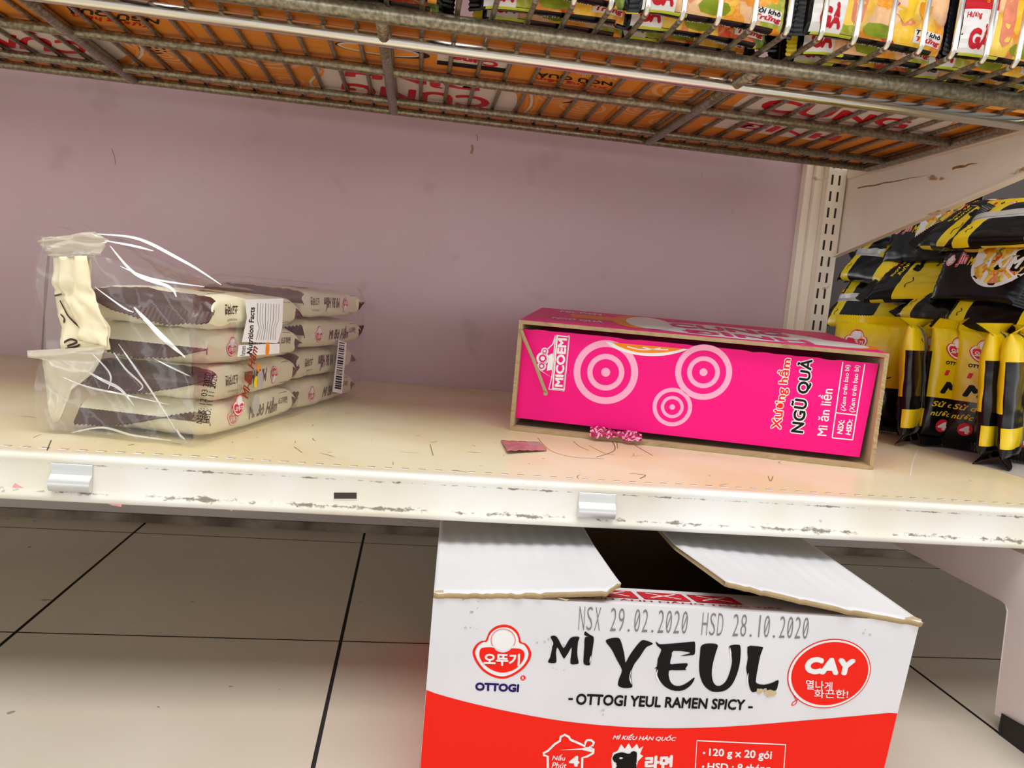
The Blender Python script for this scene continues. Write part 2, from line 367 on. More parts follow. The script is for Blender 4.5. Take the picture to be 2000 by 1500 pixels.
def emblem(mb, pl, conv, red, white, l=1, word=None, wordm=None, ring=True):
    """three-lobed badge; conv maps badge coordinates (0..1500, y down) to uv"""
    out = smooth(EMB, 4); cx, cy = 752, 690
    poly(mb, pl, [conv(x, y) for x, y in out], red, l)
    poly(mb, pl, [conv(cx + (x - cx) * .905, cy + (y - cy) * .905) for x, y in out], white, l + 1)
    if ring:
        stroke(mb, pl, [conv(775 + 222 * math.cos(t), 468 + 205 * math.sin(t)) for t in [math.radians(a) for a in range(150, 391, 8)]], abs(conv(10, 0)[0] - conv(0, 0)[0]) + abs(conv(10, 0)[1] - conv(0, 0)[1]), red, l + 2)
    poly(mb, pl, [conv(x, y) for x, y in smooth(EMI, 3)], red, l + 2)
    poly(mb, pl, [conv(775 + 196 * math.cos(t), 470 + 186 * math.sin(t)) for t in [i * math.pi / 16 for i in range(32)]], white, l + 3)
    text(mb, pl, [conv(420, 695), conv(1085, 710), conv(1075, 940), conv(415, 920)], '오뚜기', white, l + 4, 0.035)
    if word: text(mb, pl, [conv(265, 1240), conv(1075, 1275), conv(1060, 1425), conv(262, 1395)], 'OTTOGI', wordm, l, 0.05)

# ================================================================= the setting
FZ = -0.2068
mb = MB()
mb.add([(-2.2, -2.6, FZ - 0.0012), (2.6, -2.6, FZ - 0.0012), (2.6, 1.1, FZ - 0.0012), (-2.2, 1.1, FZ - 0.0012)], [(0, 1, 2, 3)], GROUT)
g = 0.0017
for i in range(-6, 10):
    for j in range(-9, 3):
        x0 = -0.3498 + 0.3 * i; y0 = 0.1461 + 0.3 * j
        mb.add([(x0 + g, y0 + g * .6, FZ), (x0 + .3 - g, y0 + g * .6, FZ), (x0 + .3 - g, y0 + .3 - g * .6, FZ), (x0 + g, y0 + .3 - g * .6, FZ)], [(0, 1, 2, 3)], TILE)
tag(mb.build('floor'), kind='structure')
mb = MB(); mb.box((-1.6, 0.604, -0.02), (0.64, 0.62, 1.35), PANEL)
pl = Plane((0, 0.604, 0), (1, 0, 0), (0, 0, 1), (0, -1, 0))
STAIN = mat('panel_stain', (156, 126, 118), 0.6, var=0.2, vscale=60); STAIN2 = mat('panel_drip', (146, 118, 114), 0.6, var=0.2, vscale=40); TANST = mat('tan_stain', (150, 122, 84), 0.6)
strokepx(mb, pl, [(922, 283), (923, 292), (920, 300)], 0.004, TANST, 1)
strokepx(mb, pl, [(95, 500), (90, 560), (86, 620), (82, 690)], lambda t: 0.0035 + 0.002 * math.sin(6 * t), STAIN2, 1)
for a, b_, w in (((218, 290), (226, 322), 0.0015), ((930, 262), (932, 276), 0.0016), ((270, 470), (285, 473), 0.0016)):
    strokepx(mb, pl, [a, ((a[0] + b_[0]) / 2 + 2, (a[1] + b_[1]) / 2), b_], w, STAIN, 1)
tag(mb.build('wall_back'), kind='structure')
mb = MB(); mb.box((-1.6, 0.494, FZ), (1.6, 0.52, -0.006), GREYKICK)
mb.box((-1.6, 0.490, FZ), (1.6, 0.494, FZ + 0.012), mat('kick_dirt', (92, 78, 62), 0.8, var=0.5, vscale=18, rgb2=(150, 138, 120)))
tag(mb.build('baseboard_back'), kind='structure')
mb = MB(); mb.box((0.66, 0.86, -0.02), (1.8, 0.88, 1.35), mat('dark_back_panel', (70, 60, 58), .6)); tag(mb.build('wall_right'), kind='structure')

# ================================================================= base shelf with its front lip
LZ = -0.0347
def shelf(label, x0, x1, mboard, marks):
    t = thing('metal_shelf', label, 'shelf', (0, 0, 0))
    mb = MB()
    mb.box((x0, 0.004, -0.0024), (x1, 0.603 if x0 < 0 else 0.855, 0.0), mboard)
    pl = Plane((0, 0, 0), (1, 0, 0), (0, 1, 0), (0, 0, 1))
    marks(mb, pl)
    mb.build('shelf_board', t)
    mb = MB()   # folded front lip: rounded top nose, face, rolled lower edge
    prof = [(0.010, 0.0006), (0.004, 0.0010), (0.0008, 0.0004), (-0.0006, -0.0016), (0.0, -0.0042), (0.0006, -0.0075), (0.0006, -0.0255), (0.0, -0.0275), (-0.0012, -0.0300), (-0.0012, -0.0335), (0.0004, -0.0347), (0.012, -0.0347), (0.012, -0.0335)]
    nx = 60
    mb.add([(x0 + (x1 - x0) * i / nx, y, z) for i in range(nx + 1) for y, z in prof],
           [(i * len(prof) + k, (i + 1) * len(prof) + k, (i + 1) * len(prof) + k + 1, i * len(prof) + k + 1) for i in range(nx) for k in range(len(prof) - 1)], LIP, True)
    lip = mb
    return t, lip
def marks_main(mb, pl):
    # perforation row behind the nose: highlights painted white, shadow lines painted tan
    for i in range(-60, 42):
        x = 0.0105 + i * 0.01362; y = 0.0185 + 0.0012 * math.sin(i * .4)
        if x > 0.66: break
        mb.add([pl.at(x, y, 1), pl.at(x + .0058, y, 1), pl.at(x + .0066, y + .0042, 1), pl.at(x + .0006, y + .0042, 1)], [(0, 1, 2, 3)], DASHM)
        mb.add([pl.at(x + .0008, y + .0042, 1), pl.at(x + .0066, y + .0042, 1), pl.at(x + .0070, y + .0062, 1), pl.at(x + .0010, y + .0062, 1)], [(0, 1, 2, 3)], SCRATCH_SHADE)
    R = random.Random(3)
    def sc(x, y, L, a, m, bend=.15, w=0.0007):
        pts = [(x + L * (t / 6) * math.cos(a + bend * t / 6), y + L * (t / 6) * math.sin(a + bend * t / 6)) for t in range(7)]
        stroke(mb, pl, pts, lambda t: w * (1 - abs(2 * t - 1) ** 2 * .8), m, 1)
    for k in range(46):
        x = R.uniform(-.38, .1) if k < 30 else R.uniform(.1, .45); y = R.uniform(.02, .2) if k % 3 else R.uniform(.02, .45)
        sc(x, y, R.uniform(.004, .022), R.uniform(-.6, 2.4), R.choice([SCRATCH_SHADE, SCRATCH_SHADE, SCRATCH2]), R.uniform(-.8, .8), R.uniform(.0004, .0009))
    # the tangle of long scratches before the pink carton
    for pts in ([(1050, 855), (1075, 880), (1120, 893), (1180, 896)], [(1120, 862), (1132, 872), (1150, 880)], [(1195, 860), (1200, 880), (1165, 893)], [(1205, 862), (1206, 876)], [(1150, 870), (1180, 885), (1200, 888)],
                [(1230, 925), (1260, 928), (1250, 935)], [(1500, 930), (1505, 940), (1510, 930)], [(840, 868), (846, 890)], [(575, 873), (590, 884)], [(100, 860), (92, 880)], [(250, 870), (262, 868)], [(1240, 870), (1275, 890)]):
        strokepx(mb, pl, smooth(pts, 5, False), 0.0009, R.choice([SCRATCH_SHADE, SCRATCH2]), 1)
def marks_right(mb, pl):
    strokepx(mb, pl, [(1792, 878), (1782, 905), (1778, 930)], 0.0012, DASHM, 1)
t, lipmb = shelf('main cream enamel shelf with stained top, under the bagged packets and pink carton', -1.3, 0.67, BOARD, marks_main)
pl = Plane((0, 0.0006, 0), (1, 0, 0), (0, 0, 1), (0, -1, 0))
for a, b_, w in (((203, 975), (238, 985), .004), ((430, 980), (455, 995), .003), ((816, 992), (820, 1008), .0035), ((25, 950), (60, 966), .006)):
    strokepx(lipmb, pl, [a, ((a[0] + b_[0]) / 2, (a[1] + b_[1]) / 2 + 2), b_], w, PINKSM, 1)
q = [pl.px(*c) for c in ((652, 961), (697, 961), (697, 975), (652, 975))]
poly(lipmb, pl, q, DARK, 1)
stroke(lipmb, pl, q, 0.0008, WHITEST, 2, True)
lipmb.build('front_lip', t)
def clip(x0, x1):
    mb = MB(); prof = [(-0.0004, -0.0056), (-0.0012, -0.0060), (-0.0008, -0.0125), (-0.0018, -0.0140), (-0.0058, -0.0170), (-0.0068, -0.0205), (-0.0060, -0.0238), (-0.0040, -0.0258), (-0.0022, -0.0262)]
    nx = 8
    mb.add([(x0 + (x1 - x0) * i / nx, y, z) for i in range(nx + 1) for y, z in prof], [(i * 9 + k, (i + 1) * 9 + k, (i + 1) * 9 + k + 1, i * 9 + k + 1) for i in range(nx) for k in range(8)], CLIPM, True)
    for x in (x0, x1):
        mb.add([(x, y, z) for y, z in prof] + [(x, 0.0004, -0.0058), (x, 0.0004, -0.0262)], [(0, 1, 2, 3, 4, 5, 6, 7, 8, 10, 9)], CLIPM)
    o = mb.build('label_clip', t); tag(o, 'silver ticket clip'); return o
clip(-0.2570, -0.2285); clip(0.1408, 0.1712)
t2, lip2 = shelf('greyer shelf of the neighbouring bay, under the black and yellow packets', 0.6715, 1.6, BOARD2, marks_right)
lip2.build('front_lip', t2)

# leg plate under the right end
t = thing('shelf_support', 'white steel foot plate with black cap below the right end of the shelf', 'shelf support', (0.55, 0, FZ))
mb = MB()
pts = [(0, 0.49, 0.166), (0, -0.075, 0.166), (0, -0.075, 0.03), (0, -0.045, 0.022), (0, 0.0065, 0.0148), (0, 0.0115, 0.110), (0, 0.015, 0.1155), (0, 0.02, 0.117), (0, 0.49, 0.117)]
mb.prism(pts, (0.03, 0, 0), WHITEST); mb.build('foot_plate', t, bevel=0.001)
mb = MB(); prof = [(-0.0765, 0.0), (-0.006, 0.0), (-0.0035, 0.006), (-0.004, 0.0185), (-0.05, 0.026), (-0.0765, 0.0325)]
mb.prism([(-0.002, y, z) for y, z in prof], (0.034, 0, 0), BLACKRUB); tag(mb.build('foot_cap', t, bevel=0.002), 'black rubber foot cap')

# unseen shelf added above the frame to keep lamp light off the panel
mb = MB(); mb.box((-1.3, .13, .70), (.67, .60, .703), WHITEST); mb.box((-1.3, .128, .668), (.67, .131, .703), WHITEST)
tag(mb.build('light_blocker_shelf'), 'unseen white shelf added above the wire shelf to block lamp light', 'shelf')
# upright and bracket
t = thing('shelf_upright', 'cream slotted steel upright at the right end of the back panel', 'shelf upright', (0.631, 0.6, 0))
mb = MB()
mb.box((-0.030, -0.012, 0.0), (-0.018, 0.004, 1.3), CREAMST); mb.box((-0.018, -0.020, 0.0), (-0.004, 0.004, 1.3), CREAMST)
mb.build('edge_trim', t, bevel=0.0012)
mb = MB(); mb.box((-0.004, -0.034, 0.0), (0.026, 0.004, 1.3), CREAMST)
pl = Plane((0.64, 0.566, 0), (1, 0, 0), (0, 0, 1), (0, -1, 0)); SLOT = mat('slot_hole', (40, 34, 28), 0.9)
for k in range(48):
    for x in (0.0012, 0.0132):
        z = 0.012 + k * 0.0255
        mb.add([V((x + dx, -0.034 - LAY, z + dz)) for dx, dz in ((0, 0), (.0034, 0), (.0034, .0155), (0, .0155))], [(0, 1, 2, 3)], SLOT)
mb.build('slotted_column', t)
BXX = 0.6605
t = thing('shelf_bracket', 'cream steel bracket arm with rust streaks under the right end of the wire shelf', 'bracket', (BXX, 0.6, 0.39))
mb = MB(); bz = lambda y: 0.2535 + (0.600 - y) * 0.1942
OB = V((BXX, 0.6, 0.39))
def BP(lst): return [V((BXX + dx, y, z)) - OB for dx, y, z in lst]
mb.prism(BP([(0, .600, .394), (0, -.06, .392), (0, -.06, .372), (0, .08, bz(.08)), (0, .585, bz(.585)), (0, .600, .2535)]), (0.0025, 0, 0), CREAMST)
mb.prism(BP([(-.010, .08, bz(.08)), (-.010, .585, bz(.585)), (-.010, .585, bz(.585) - .0025), (-.010, .08, bz(.08) - .0025)]), (0.010, 0, 0), CREAMST)
mb.prism(BP([(-.006, .560, .394), (-.006, -.06, .392), (-.006, -.06, .382), (-.006, .560, .380)]), (0.006, 0, 0), CREAMST)
pl = Plane((BXX, 0, 0), (0, -1, 0), (0, 0, 1), (-1, 0, 0)); RUST = mat('rust_streak', (170, 112, 44), 0.8, var=0.4, vscale=120)
for a, b_, w in (((1675, 368), (1815, 342), .0022), ((1860, 330), (1910, 318), .0035), ((1950, 366), (1985, 352), .002)):
    pts = [(a[0] + (b_[0] - a[0]) * t_ / 8, a[1] + (b_[1] - a[1]) * t_ / 8 + random.uniform(-1.5, 1.5)) for t_ in range(9)]
    tmp = MB(); stroke(tmp, pl, [pl.px(*q_) for q_ in pts], lambda t_, w=w: w * (.5 + .5 * math.sin(3 * t_ + 1)), RUST, 1)
    mb.add([V(p) - OB for p in tmp.v], tmp.f, RUST)
mb.build('arm_plate', t)

# ================================================================= wire shelf above
WZ = 0.392
def back(y, z): return (y + 0.5835) * (z - 0.1413) / (WZ - 0.1413) - 0.5835
def side(x, z): return x * (z - 0.1413) / (WZ - 0.1413)
t = thing('wire_shelf', 'steel wire shelf with front fence above the back panel, carrying packets', 'wire shelf', (0, 0, 0))
X0, X1 = -1.1, 0.648
for y, z, r, m, lab in ((0.153, 0.382, 0.0076, STEEL, None), (0.2235, 0.382, 0.0068, CHROME, 'bright chrome bar'), (0.333, 0.3848, 0.0056, STEEL, None), (0.468, 0.3850, 0.0050, STEEL, None), (0.525, 0.3850, 0.0054, STEEL, None)):
    yy = back(y, z); mb = MB(); mb.tube([(X0, yy, z), (-.3, yy, z), (.2, yy, z), (X1, yy, z)], r, m, 14)
    o = mb.build('support_bar', t)
    if lab: tag(o, lab)
for x in (-0.755, -0.397, -0.0515, 0.3185, 0.665):
    z = 0.3835; xx = side(x, z); mb = MB(); mb.tube([(xx, back(.142, z), z), (xx, back(.3, z), z), (xx, back(.525, z), z)], 0.0060, STEEL, 12); mb.build('cross_bar', t)
w0 = None
mb = MB(); r_ = 0.0025
FY = 0.0640
path = [(0, 0.512, WZ), (0, 0.3, WZ), (0, FY + .012, WZ)] + [(0, FY + .008 - .008 * math.sin(a), WZ + .008 - .008 * math.cos(a)) for a in (0.2, .5, .8, 1.1, 1.4)] + [(0, FY - .001, WZ + .03), (0, FY - .006, WZ + .12)]
mb.tube(path[:4], r_, STEEL, 8); mb.tube(path[3:], r_, CHROME, 8)
w0 = mb.build('wire', t); w0.location.x = -1.05
k = -1.05 + 0.0313
xs = [0.205 + 0.0313 * i for i in range(-40, 15)]
w0.location.x = xs[0]
for x in xs[1:]:
    if x > 0.646: break
    c = w0.copy(); COL.objects.link(c); c.location.x = x
mb = MB(); mb.tube([(X0, FY - .0065, WZ + .12), (X1, FY - .0065, WZ + .12)], 0.004, CHROME, 10); mb.build('fence_rail', t)

# orange flattened cartons lying on the wires (seen from underneath)
CZ = WZ + 0.0027
class Under(Plane):
    pass
def sheet(label, x0, x1, prints, ysplit=0.338):
    t = thing('cardboard_sheet', label, 'cardboard', ((x0 + x1) / 2, 0.36, CZ), 0, 'orange flattened cartons on the wire shelf')
    off = V(t.location)
    pl = Plane((0, 0, CZ), (1, 0, 0), (0, 1, 0), (0, 0, -1))
    a = MB(); a.box((x0 + .002, 0.196, CZ), (x1 - .002, ysplit - .002, CZ + .006), ORANGEC)
    b = MB(); b.box((x0 + .002, ysplit + .001, CZ), (x1 - .002, 0.515, CZ + .006), ORANGEC)
    prints(a, b, pl)
    for m_, n_ in ((a, 'front_panel'), (b, 'back_panel')):
        m_.v = [tuple(V(p) - off) for p in m_.v]; m_.build(n_, t)
def rings(mb, pl, px, r, m, n=3):
    c = pl.px(*px)
    for i in range(n):
        R_ = r * (1 - i / n); disc(mb, pl, c, R_, m, 1, r0=(R_ - r * .16) / R_, n=36)
def q4(x0, y0, x1, y1, x2, y2, x3, y3): return [(x0, y0), (x1, y1), (x2, y2), (x3, y3)]
def pr_mid(a, b, pl):
    # big white badge with red upside-down lettering, orange swooshes at both ends
    polypx(b, pl, smooth([(640, 128), (760, 148), (900, 160), (985, 170), (1010, 188), (1000, 215), (960, 221), (800, 203), (650, 183), (622, 170)], 5), ORWHITE, 1)
    textpx(b, pl, q4(948, 182, 672, 152, 676, 132, 945, 160), 'ĐÌNH', ORRED, 2, 0.045)
    textpx(b, pl, q4(955, 213, 664, 186, 668, 160, 958, 190), 'CUNG', ORRED, 2, 0.03)
    for dx in (0, 9, 18):
        strokepx(b, pl, smooth([(612 + dx, 122), (622 + dx, 140), (606 + dx, 160), (618 + dx, 175)], 4, False), .0035, ORWHITE if dx != 9 else ORANGED, 2)
        strokepx(b, pl, smooth([(990 + dx, 168), (1025 + dx, 180), (1028 + dx, 205), (1012 + dx, 222)], 4, False), .0035, ORANGED if dx != 9 else ORWHITE, 2)
    rings(b, pl, (512, 112), .042, ORANGEP); rings(b, pl, (1088, 190), .026, ORANGEP); rings(b, pl, (1138, 210), .030, ORANGEP); rings(b, pl, (560, 155), .022, ORANGEP, 2)
    # front panel
    for k in range(3):
        textpx(a, pl, q4(632, 82 + 9 * k, 405 + 60 * (k > 0), 56 + 9 * k + 6 * (k > 0), 406 + 60 * (k > 0), 52 + 9 * k + 6 * (k > 0), 633, 78 + 9 * k), 'thành phần bột mì dầu muối đường bột ngọt gia vị', ORANGEP, 1)
    c = pl.px(748, 98); disc(a, pl, c, .050, BLACKI, 1, ry=.020); disc(a, pl, (c[0] - .004, c[1]), .044, ORWHITE, 2, ry=.017); disc(a, pl, (c[0] - .004, c[1]), .040, ORANGED, 3, ry=.012)
    polypx(a, pl, [(856, 96), (1000, 120), (990, 142), (853, 124)], ORWHITE, 1); polypx(a, pl, [(854, 117), (994, 134), (990, 142), (853, 125)], BLACKI, 2)
    textpx(a, pl, q4(972, 132, 882, 118, 884, 103, 975, 117), 'Cung', ORRED, 3, .05)
    textpx(a, pl, q4(1195, 170, 1048, 150, 1050, 139, 1197, 159), 'NGŨ QUẢ', BLACKI, 3, .03); textpx(a, pl, q4(1186, 176, 1046, 157, 1047, 149, 1188, 169), 'Xương hầm', ORRED, 2, .03)
    textpx(a, pl, q4(1203, 158, 1126, 148, 1127, 139, 1205, 149), 'Mì ăn liền', ORWHITE, 2)
    textpx(a, pl, q4(575, 60, 460, 45, 462, 36, 577, 50), 'Cung', ORANGEP, 2, .02)
def pr_left(a, b, pl):
    polypx(b, pl, smooth([(-120, 30), (40, 48), (180, 62), (232, 80), (246, 108), (200, 118), (60, 103), (-120, 88)], 5), ORWHITE, 1)
    textpx(b, pl, q4(150, 75, -110, 48, -108, 24, 152, 51), 'ĐÌNH', ORRED, 2, .045); textpx(b, pl, q4(170, 108, -110, 80, -108, 54, 172, 82), 'CUNG', ORRED, 2, .03)
    for dx in (0, 9, 18):
        strokepx(b, pl, smooth([(228 + dx, 66), (262 + dx, 84), (268 + dx, 106), (248 + dx, 124)], 4, False), .0035, ORANGED if dx != 9 else ORWHITE, 2)
    rings(b, pl, (322, 108), .030, ORANGEP); rings(b, pl, (285, 92), .022, ORANGEP)
    textpx(a, pl, q4(310, 50, 128, 24, 130, 10, 312, 36), 'NGŨ QUẢ', BLACKI, 3, .03); textpx(a, pl, q4(300, 58, 140, 35, 142, 24, 302, 46), 'Xương hầm', ORRED, 2, .03)
def pr_right(a, b, pl):
    polypx(a, pl, smooth([(1440, 200), (1500, 180), (1680, 205), (1840, 226), (1880, 240), (1840, 258), (1700, 262), (1500, 240), (1430, 225)], 5), ORWHITE, 1)
    textpx(a, pl, q4(1505, 190, 1785, 236, 1765, 252, 1475, 214), 'CUNG', ORRED, 2, .03)
    polypx(b, pl, [(1420, 226), (1640, 262), (1600, 276), (1370, 244)], ORWHITE, 1)
    textpx(b, pl, q4(1450, 236, 1650, 264, 1630, 276, 1425, 246), 'ĐÌNH', ORRED, 2, .04)
    for k, dx in enumerate((0, 10, 20)):
        strokepx(a, pl, smooth([(1870 + dx, 228), (1850 + dx, 250), (1800 + dx, 268), (1740 + dx, 275)], 4, False), .003, ORANGED if k != 1 else ORWHITE, 2)
    rings(a, pl, (1335, 178), .036, ORANGEP); rings(b, pl, (1252, 214), .030, ORANGEP); rings(b, pl, (1305, 240), .026, ORANGEP); rings(b, pl, (1340, 262), .022, ORANGEP, 2)
    textpx(a, pl, q4(1322, 161, 1420, 172, 1416, 182, 1318, 171), 'MICOEM', ORANGEP, 2, .02)
sheet('orange cardboard sheet at the left end of the wire shelf, cut by the photo edge', -0.85, -0.256, pr_left)
sheet('middle orange cardboard sheet on the wire shelf, red lettering upside down', -0.256, 0.2305, pr_mid)
sheet('orange cardboard sheet at the right end of the wire shelf, red lettering upright', 0.2305, 0.652, pr_right)

# ================================================================= noodle packets: pillow packs with crimped ends
class Pack:
    """local axes: x width, y length, z thickness (+z is the front). (s, v): s along the girth from the front centre, v along the length"""
    def __init__(s, W, L, T, n=3.6, seal=0.009, wr=0.0012, seed=0.0, Nc=240, ee=5):
        s.ee = ee
        s.W, s.L, s.T, s.n, s.seal, s.wr, s.seed = W, L, T, n, seal, wr, seed
        pts = []
        for i in range(Nc + 1):
            a = math.pi / 2 - 2 * math.pi * i / Nc; c, q = math.cos(a), math.sin(a)
            pts.append((math.copysign(abs(c) ** (2 / n), c) * .5, math.copysign(abs(q) ** (2 / n), q) * .5))
        s.loop = pts; d = [0]
        for i in range(Nc): d.append(d[-1] + math.hypot((pts[i + 1][0] - pts[i][0]) * W, (pts[i + 1][1] - pts[i][1]) * T))
        s.d = d; s.G = d[-1]
    def cross(s, q):
        q = q % s.G; lo, hi = 0, len(s.d) - 1
        while hi - lo > 1:
            m_ = (lo + hi) // 2
            if s.d[m_] <= q: lo = m_
            else: hi = m_
        f = (q - s.d[lo]) / max(1e-9, s.d[hi] - s.d[lo]); a, b = s.loop[lo], s.loop[hi]
        return a[0] + (b[0] - a[0]) * f, a[1] + (b[1] - a[1]) * f
    def raw(s, q, v, off=0.0):
        cx, cz = s.cross(q); a = (v - s.seal) / (s.L - 2 * s.seal); a = max(0.0, min(1.0, a))
        e = abs(2 * a - 1); tv = max(0.0, 1 - e ** s.ee) ** 0.5
        tv = max(tv, 0.02)
        w = s.W * (1 + 0.05 * (1 - tv))
        p = V((cx * w, v - s.L / 2, cz * s.T * tv))
        nrm = V((cx * s.T * (0.25 + tv), (0.0 if e < .9 else (2 * a - 1) * .01), cz * s.W)).normalized() if (cx or cz) else V((0, 0, 1))
        k = noise.noise(V((p.x * 42 + s.seed, p.y * 30, p.z * 42))) + .6 * noise.noise(V((p.x * 130, p.y * 60 + s.seed, p.z * 130)))
        k += 1.3 * e ** 4 * noise.noise(V((cx * 26 + s.seed * 3, 1.7, cz * 4)))
        return p + nrm * (s.wr * k * min(1, tv * 2) + off)
    def at(s, u, v, l=0): return s.raw(u, v, 0.00025 + l * 0.00012)
    def body(s, fn, vlines=(), ns=72, nv=40):
        """fn(s, v) -> material; vlines: exact colour boundaries along v"""
        mb = MB(); vs_ = sorted(set([s.seal + (s.L - 2 * s.seal) * (0.5 - 0.5 * math.cos(math.pi * j / nv)) for j in range(nv + 1)] + list(vlines)))
        P = [[s.raw(s.G * i / ns, v) for i in range(ns)] for v in vs_]
        mb.add([p for r in P for p in r], [(j * ns + i, j * ns + (i + 1) % ns, (j + 1) * ns + (i + 1) % ns, (j + 1) * ns + i) for j in range(len(vs_) - 1) for i in range(ns)],
               [fn(s.G * (i + .5) / ns if (i + .5) / ns < .5 else s.G * (i + .5) / ns - s.G, (vs_[j] + vs_[j + 1]) / 2) for j in range(len(vs_) - 1) for i in range(ns)], True)
        return mb
    def sealmb(s, end, m, bend=0.3):
        mb = MB(); nx = 60; W = s.W * 1.05
        def pt(i, k):
            x = (i / nx - .5) * W; d = k * s.seal + (0.0012 * (i % 2) if k >= 1 else 0)
            z = bend * d * math.sin(3 * x / W + s.seed) + 0.0016 * k * noise.noise(V((x * 60, s.seed, end * 3.0))) + 0.0003 * (i % 2)
            y = (-s.L / 2 + s.seal - d) if end < 0 else (s.L / 2 - s.seal + d)
            return V((x, y, z))
        for dz in (0.0004, -0.0004):
            mb.add([pt(i, k) + V((0, 0, dz)) for k in (-.25, .33, .66, 1.0) for i in range(nx + 1)], [(k * (nx + 1) + i, k * (nx + 1) + i + 1, (k + 1) * (nx + 1) + i + 1, (k + 1) * (nx + 1) + i) for k in range(3) for i in range(nx)], m, False)
        return mb
    def fin(s, m, h=0.011, lean=0.6, x=0.0):
        mb = MB(); n = 40
        def pt(j, k):
            v = s.seal * .6 + (s.L - 1.2 * s.seal) * j / n; p = s.raw(s.G / 2 + x, v)
            w = noise.noise(V((v * 60, s.seed, 2.0))) * .5
            return p + V(((lean + w * .5) * h * k, 0, -h * k * .28 - .0004 + w * .002 * k))
        mb.add([pt(j, k) for k in (0, .5, 1) for j in range(n + 1)], [(k * (n + 1) + j, k * (n + 1) + j + 1, (k + 1) * (n + 1) + j + 1, (k + 1) * (n + 1) + j) for k in range(2) for j in range(n)], m, True)
        return mb

HEAD = {}
def place(proto, used, label, M, group):
    o = proto if not used.get(proto.name) else copy_tree(proto, label, group)
    used[proto.name] = 1; o['label'] = label
    if group: o['group'] = group
    o.matrix_world = M; return o
USED = {}
def frame(o, x, y, z): m = Matrix((V(x).normalized(), V(y).normalized(), V(z).normalized())).transposed().to_4x4(); m.translation = V(o); return m

# --- food-printed packets filed behind the fence of the wire shelf
def food_pack(i):
    p = Pack(0.112, 0.152, 0.0275, 3.0, 0.008, 0.0014, 11.3 * i + 2)
    t = thing('noodle_packet', 'x', 'noodle packet')
    # width axis runs up the shelf: +x is up. black along the lower long side, food above it
    def fn(s, v):
        cx, cz = p.cross(s)
        if v < .0135 or v > p.L - .0135: return BLK
        if cx < -.482 and v > .02: return BLK
        return FOOD[i % 3]
    mb = p.body(fn, (.0135, p.L - .0135))
    def S(x): # front-surface girth coordinate for a width position -0.5..0.5
        lo, hi = -p.G / 4, p.G / 4
        for _ in range(30):
            m_ = (lo + hi) / 2
            if p.cross(m_)[0] < x: lo = m_
            else: hi = m_
        return lo
    def Q(v0, v1, x0, x1): return [(S(x1), p.L - v0), (S(x1), p.L - v1), (S(x0), p.L - v1), (S(x0), p.L - v0)]
    def rect(v0, v1, x0, x1, m, l=1):
        n = 10
        mb.add([p.at(S(x0 + (x1 - x0) * b / n), p.L - (v0 + (v1 - v0) * a / n), l) for b in range(n + 1) for a in range(n + 1)], [(b * (n + 1) + a, b * (n + 1) + a + 1, (b + 1) * (n + 1) + a + 1, (b + 1) * (n + 1) + a) for b in range(n) for a in range(n)], m)
    # packet is placed with local +y toward world -x, so "left in the photo" is large v: coordinates below count from the photo's left
    rect(.012, .040, -.485, -.16, WHITEI); rect(.012, .040, -.16, .02, CREDI); rect(.014, .052, -.498, -.485, LIMEI, 1)
    text(mb, p, Q(.014, .026, -.24, -.18), 'Hương', CREDI, 3, .04, .2); text(mb, p, Q(.018, .038, -.46, -.27), 'GÀ', CREDI, 3, .06); text(mb, p, Q(.015, .037, -.11, -.03), 'Hương vị', ORANGEI, 3, .02, .2)
    # pale ribbon with red lettering
    n = 16; rb = [(.060 + .024 * math.sin(k / n * 1.6), .34 - .62 * k / n) for k in range(n + 1)]
    mb.add([p.at(S(x), p.L - (v + d), 1) for v, x in rb for d in (0, .012)], [(2 * k, 2 * k + 1, 2 * k + 3, 2 * k + 2) for k in range(n)], mat('ribbon_pink_ink', (246, 204, 176), .4))
    text(mb, p, [(S(.30), p.L - .066), (S(-.22), p.L - .090), (S(-.22), p.L - .084), (S(.30), p.L - .060)], 'Hầm Ngũ Quả', CREDI, 3, .01)
    # big pale yellow cubes, herbs
    for (v, x, w, h, m) in ((.096, -.04, .020, .30, 'mango_ink'), (.114, .04, .016, .34, 'mango_deep_ink'), (.052, -.20, .014, .22, 'shrimp_ink'), (.074, -.42, .030, .05, 'herb_ink')):
        mm = mat(m, {'mango_ink': (252, 206, 52), 'mango_deep_ink': (246, 162, 34), 'herb_ink': (150, 168, 44), 'shrimp_ink': (244, 150, 120)}[m], .35, var=.25, vscale=90)
        mb.add([p.at(S(x + h * b_ * (1 - .2 * abs(a_))), p.L - (v + w / 2 * a_ * (1 - .25 * abs(b_))), 1) for b_ in (-1, -.5, 0, .5, 1) for a_ in (-1, -.5, 0, .5, 1)], [(b_ * 5 + a_, b_ * 5 + a_ + 1, b_ * 5 + a_ + 6, b_ * 5 + a_ + 5) for b_ in range(4) for a_ in range(4)], mm)
    rect(.108, .136, -.455, -.36, WHITEI, 2); text(mb, p, Q(.109, .135, -.40, -.36), 'Tỏi khô', BLACKI, 4, .03, .2); text(mb, p, Q(.110, .136, -.452, -.405), 'Trứng', CREDI, 4, .04, .2)
    # small lettering along the black side
    text(mb, p, [(S(-.499) - .002, p.L - .055), (S(-.499) - .002, p.L - .13), (S(-.499) - .006, p.L - .13), (S(-.499) - .006, p.L - .055)], 'khối lượng tịnh 75 g', WHITEI, 2)
    mb.build('wrapper', t)
    p.sealmb(-1, BLK, .5).build('end_seal', t); p.sealmb(1, [BLK, YEL, BLK][i % 3], .5).build('end_seal', t)
    return t
protoF = [food_pack(i) for i in range(3)]
cols = [-0.349, -0.202, -0.055, 0.092, 0.239, 0.386, 0.533]
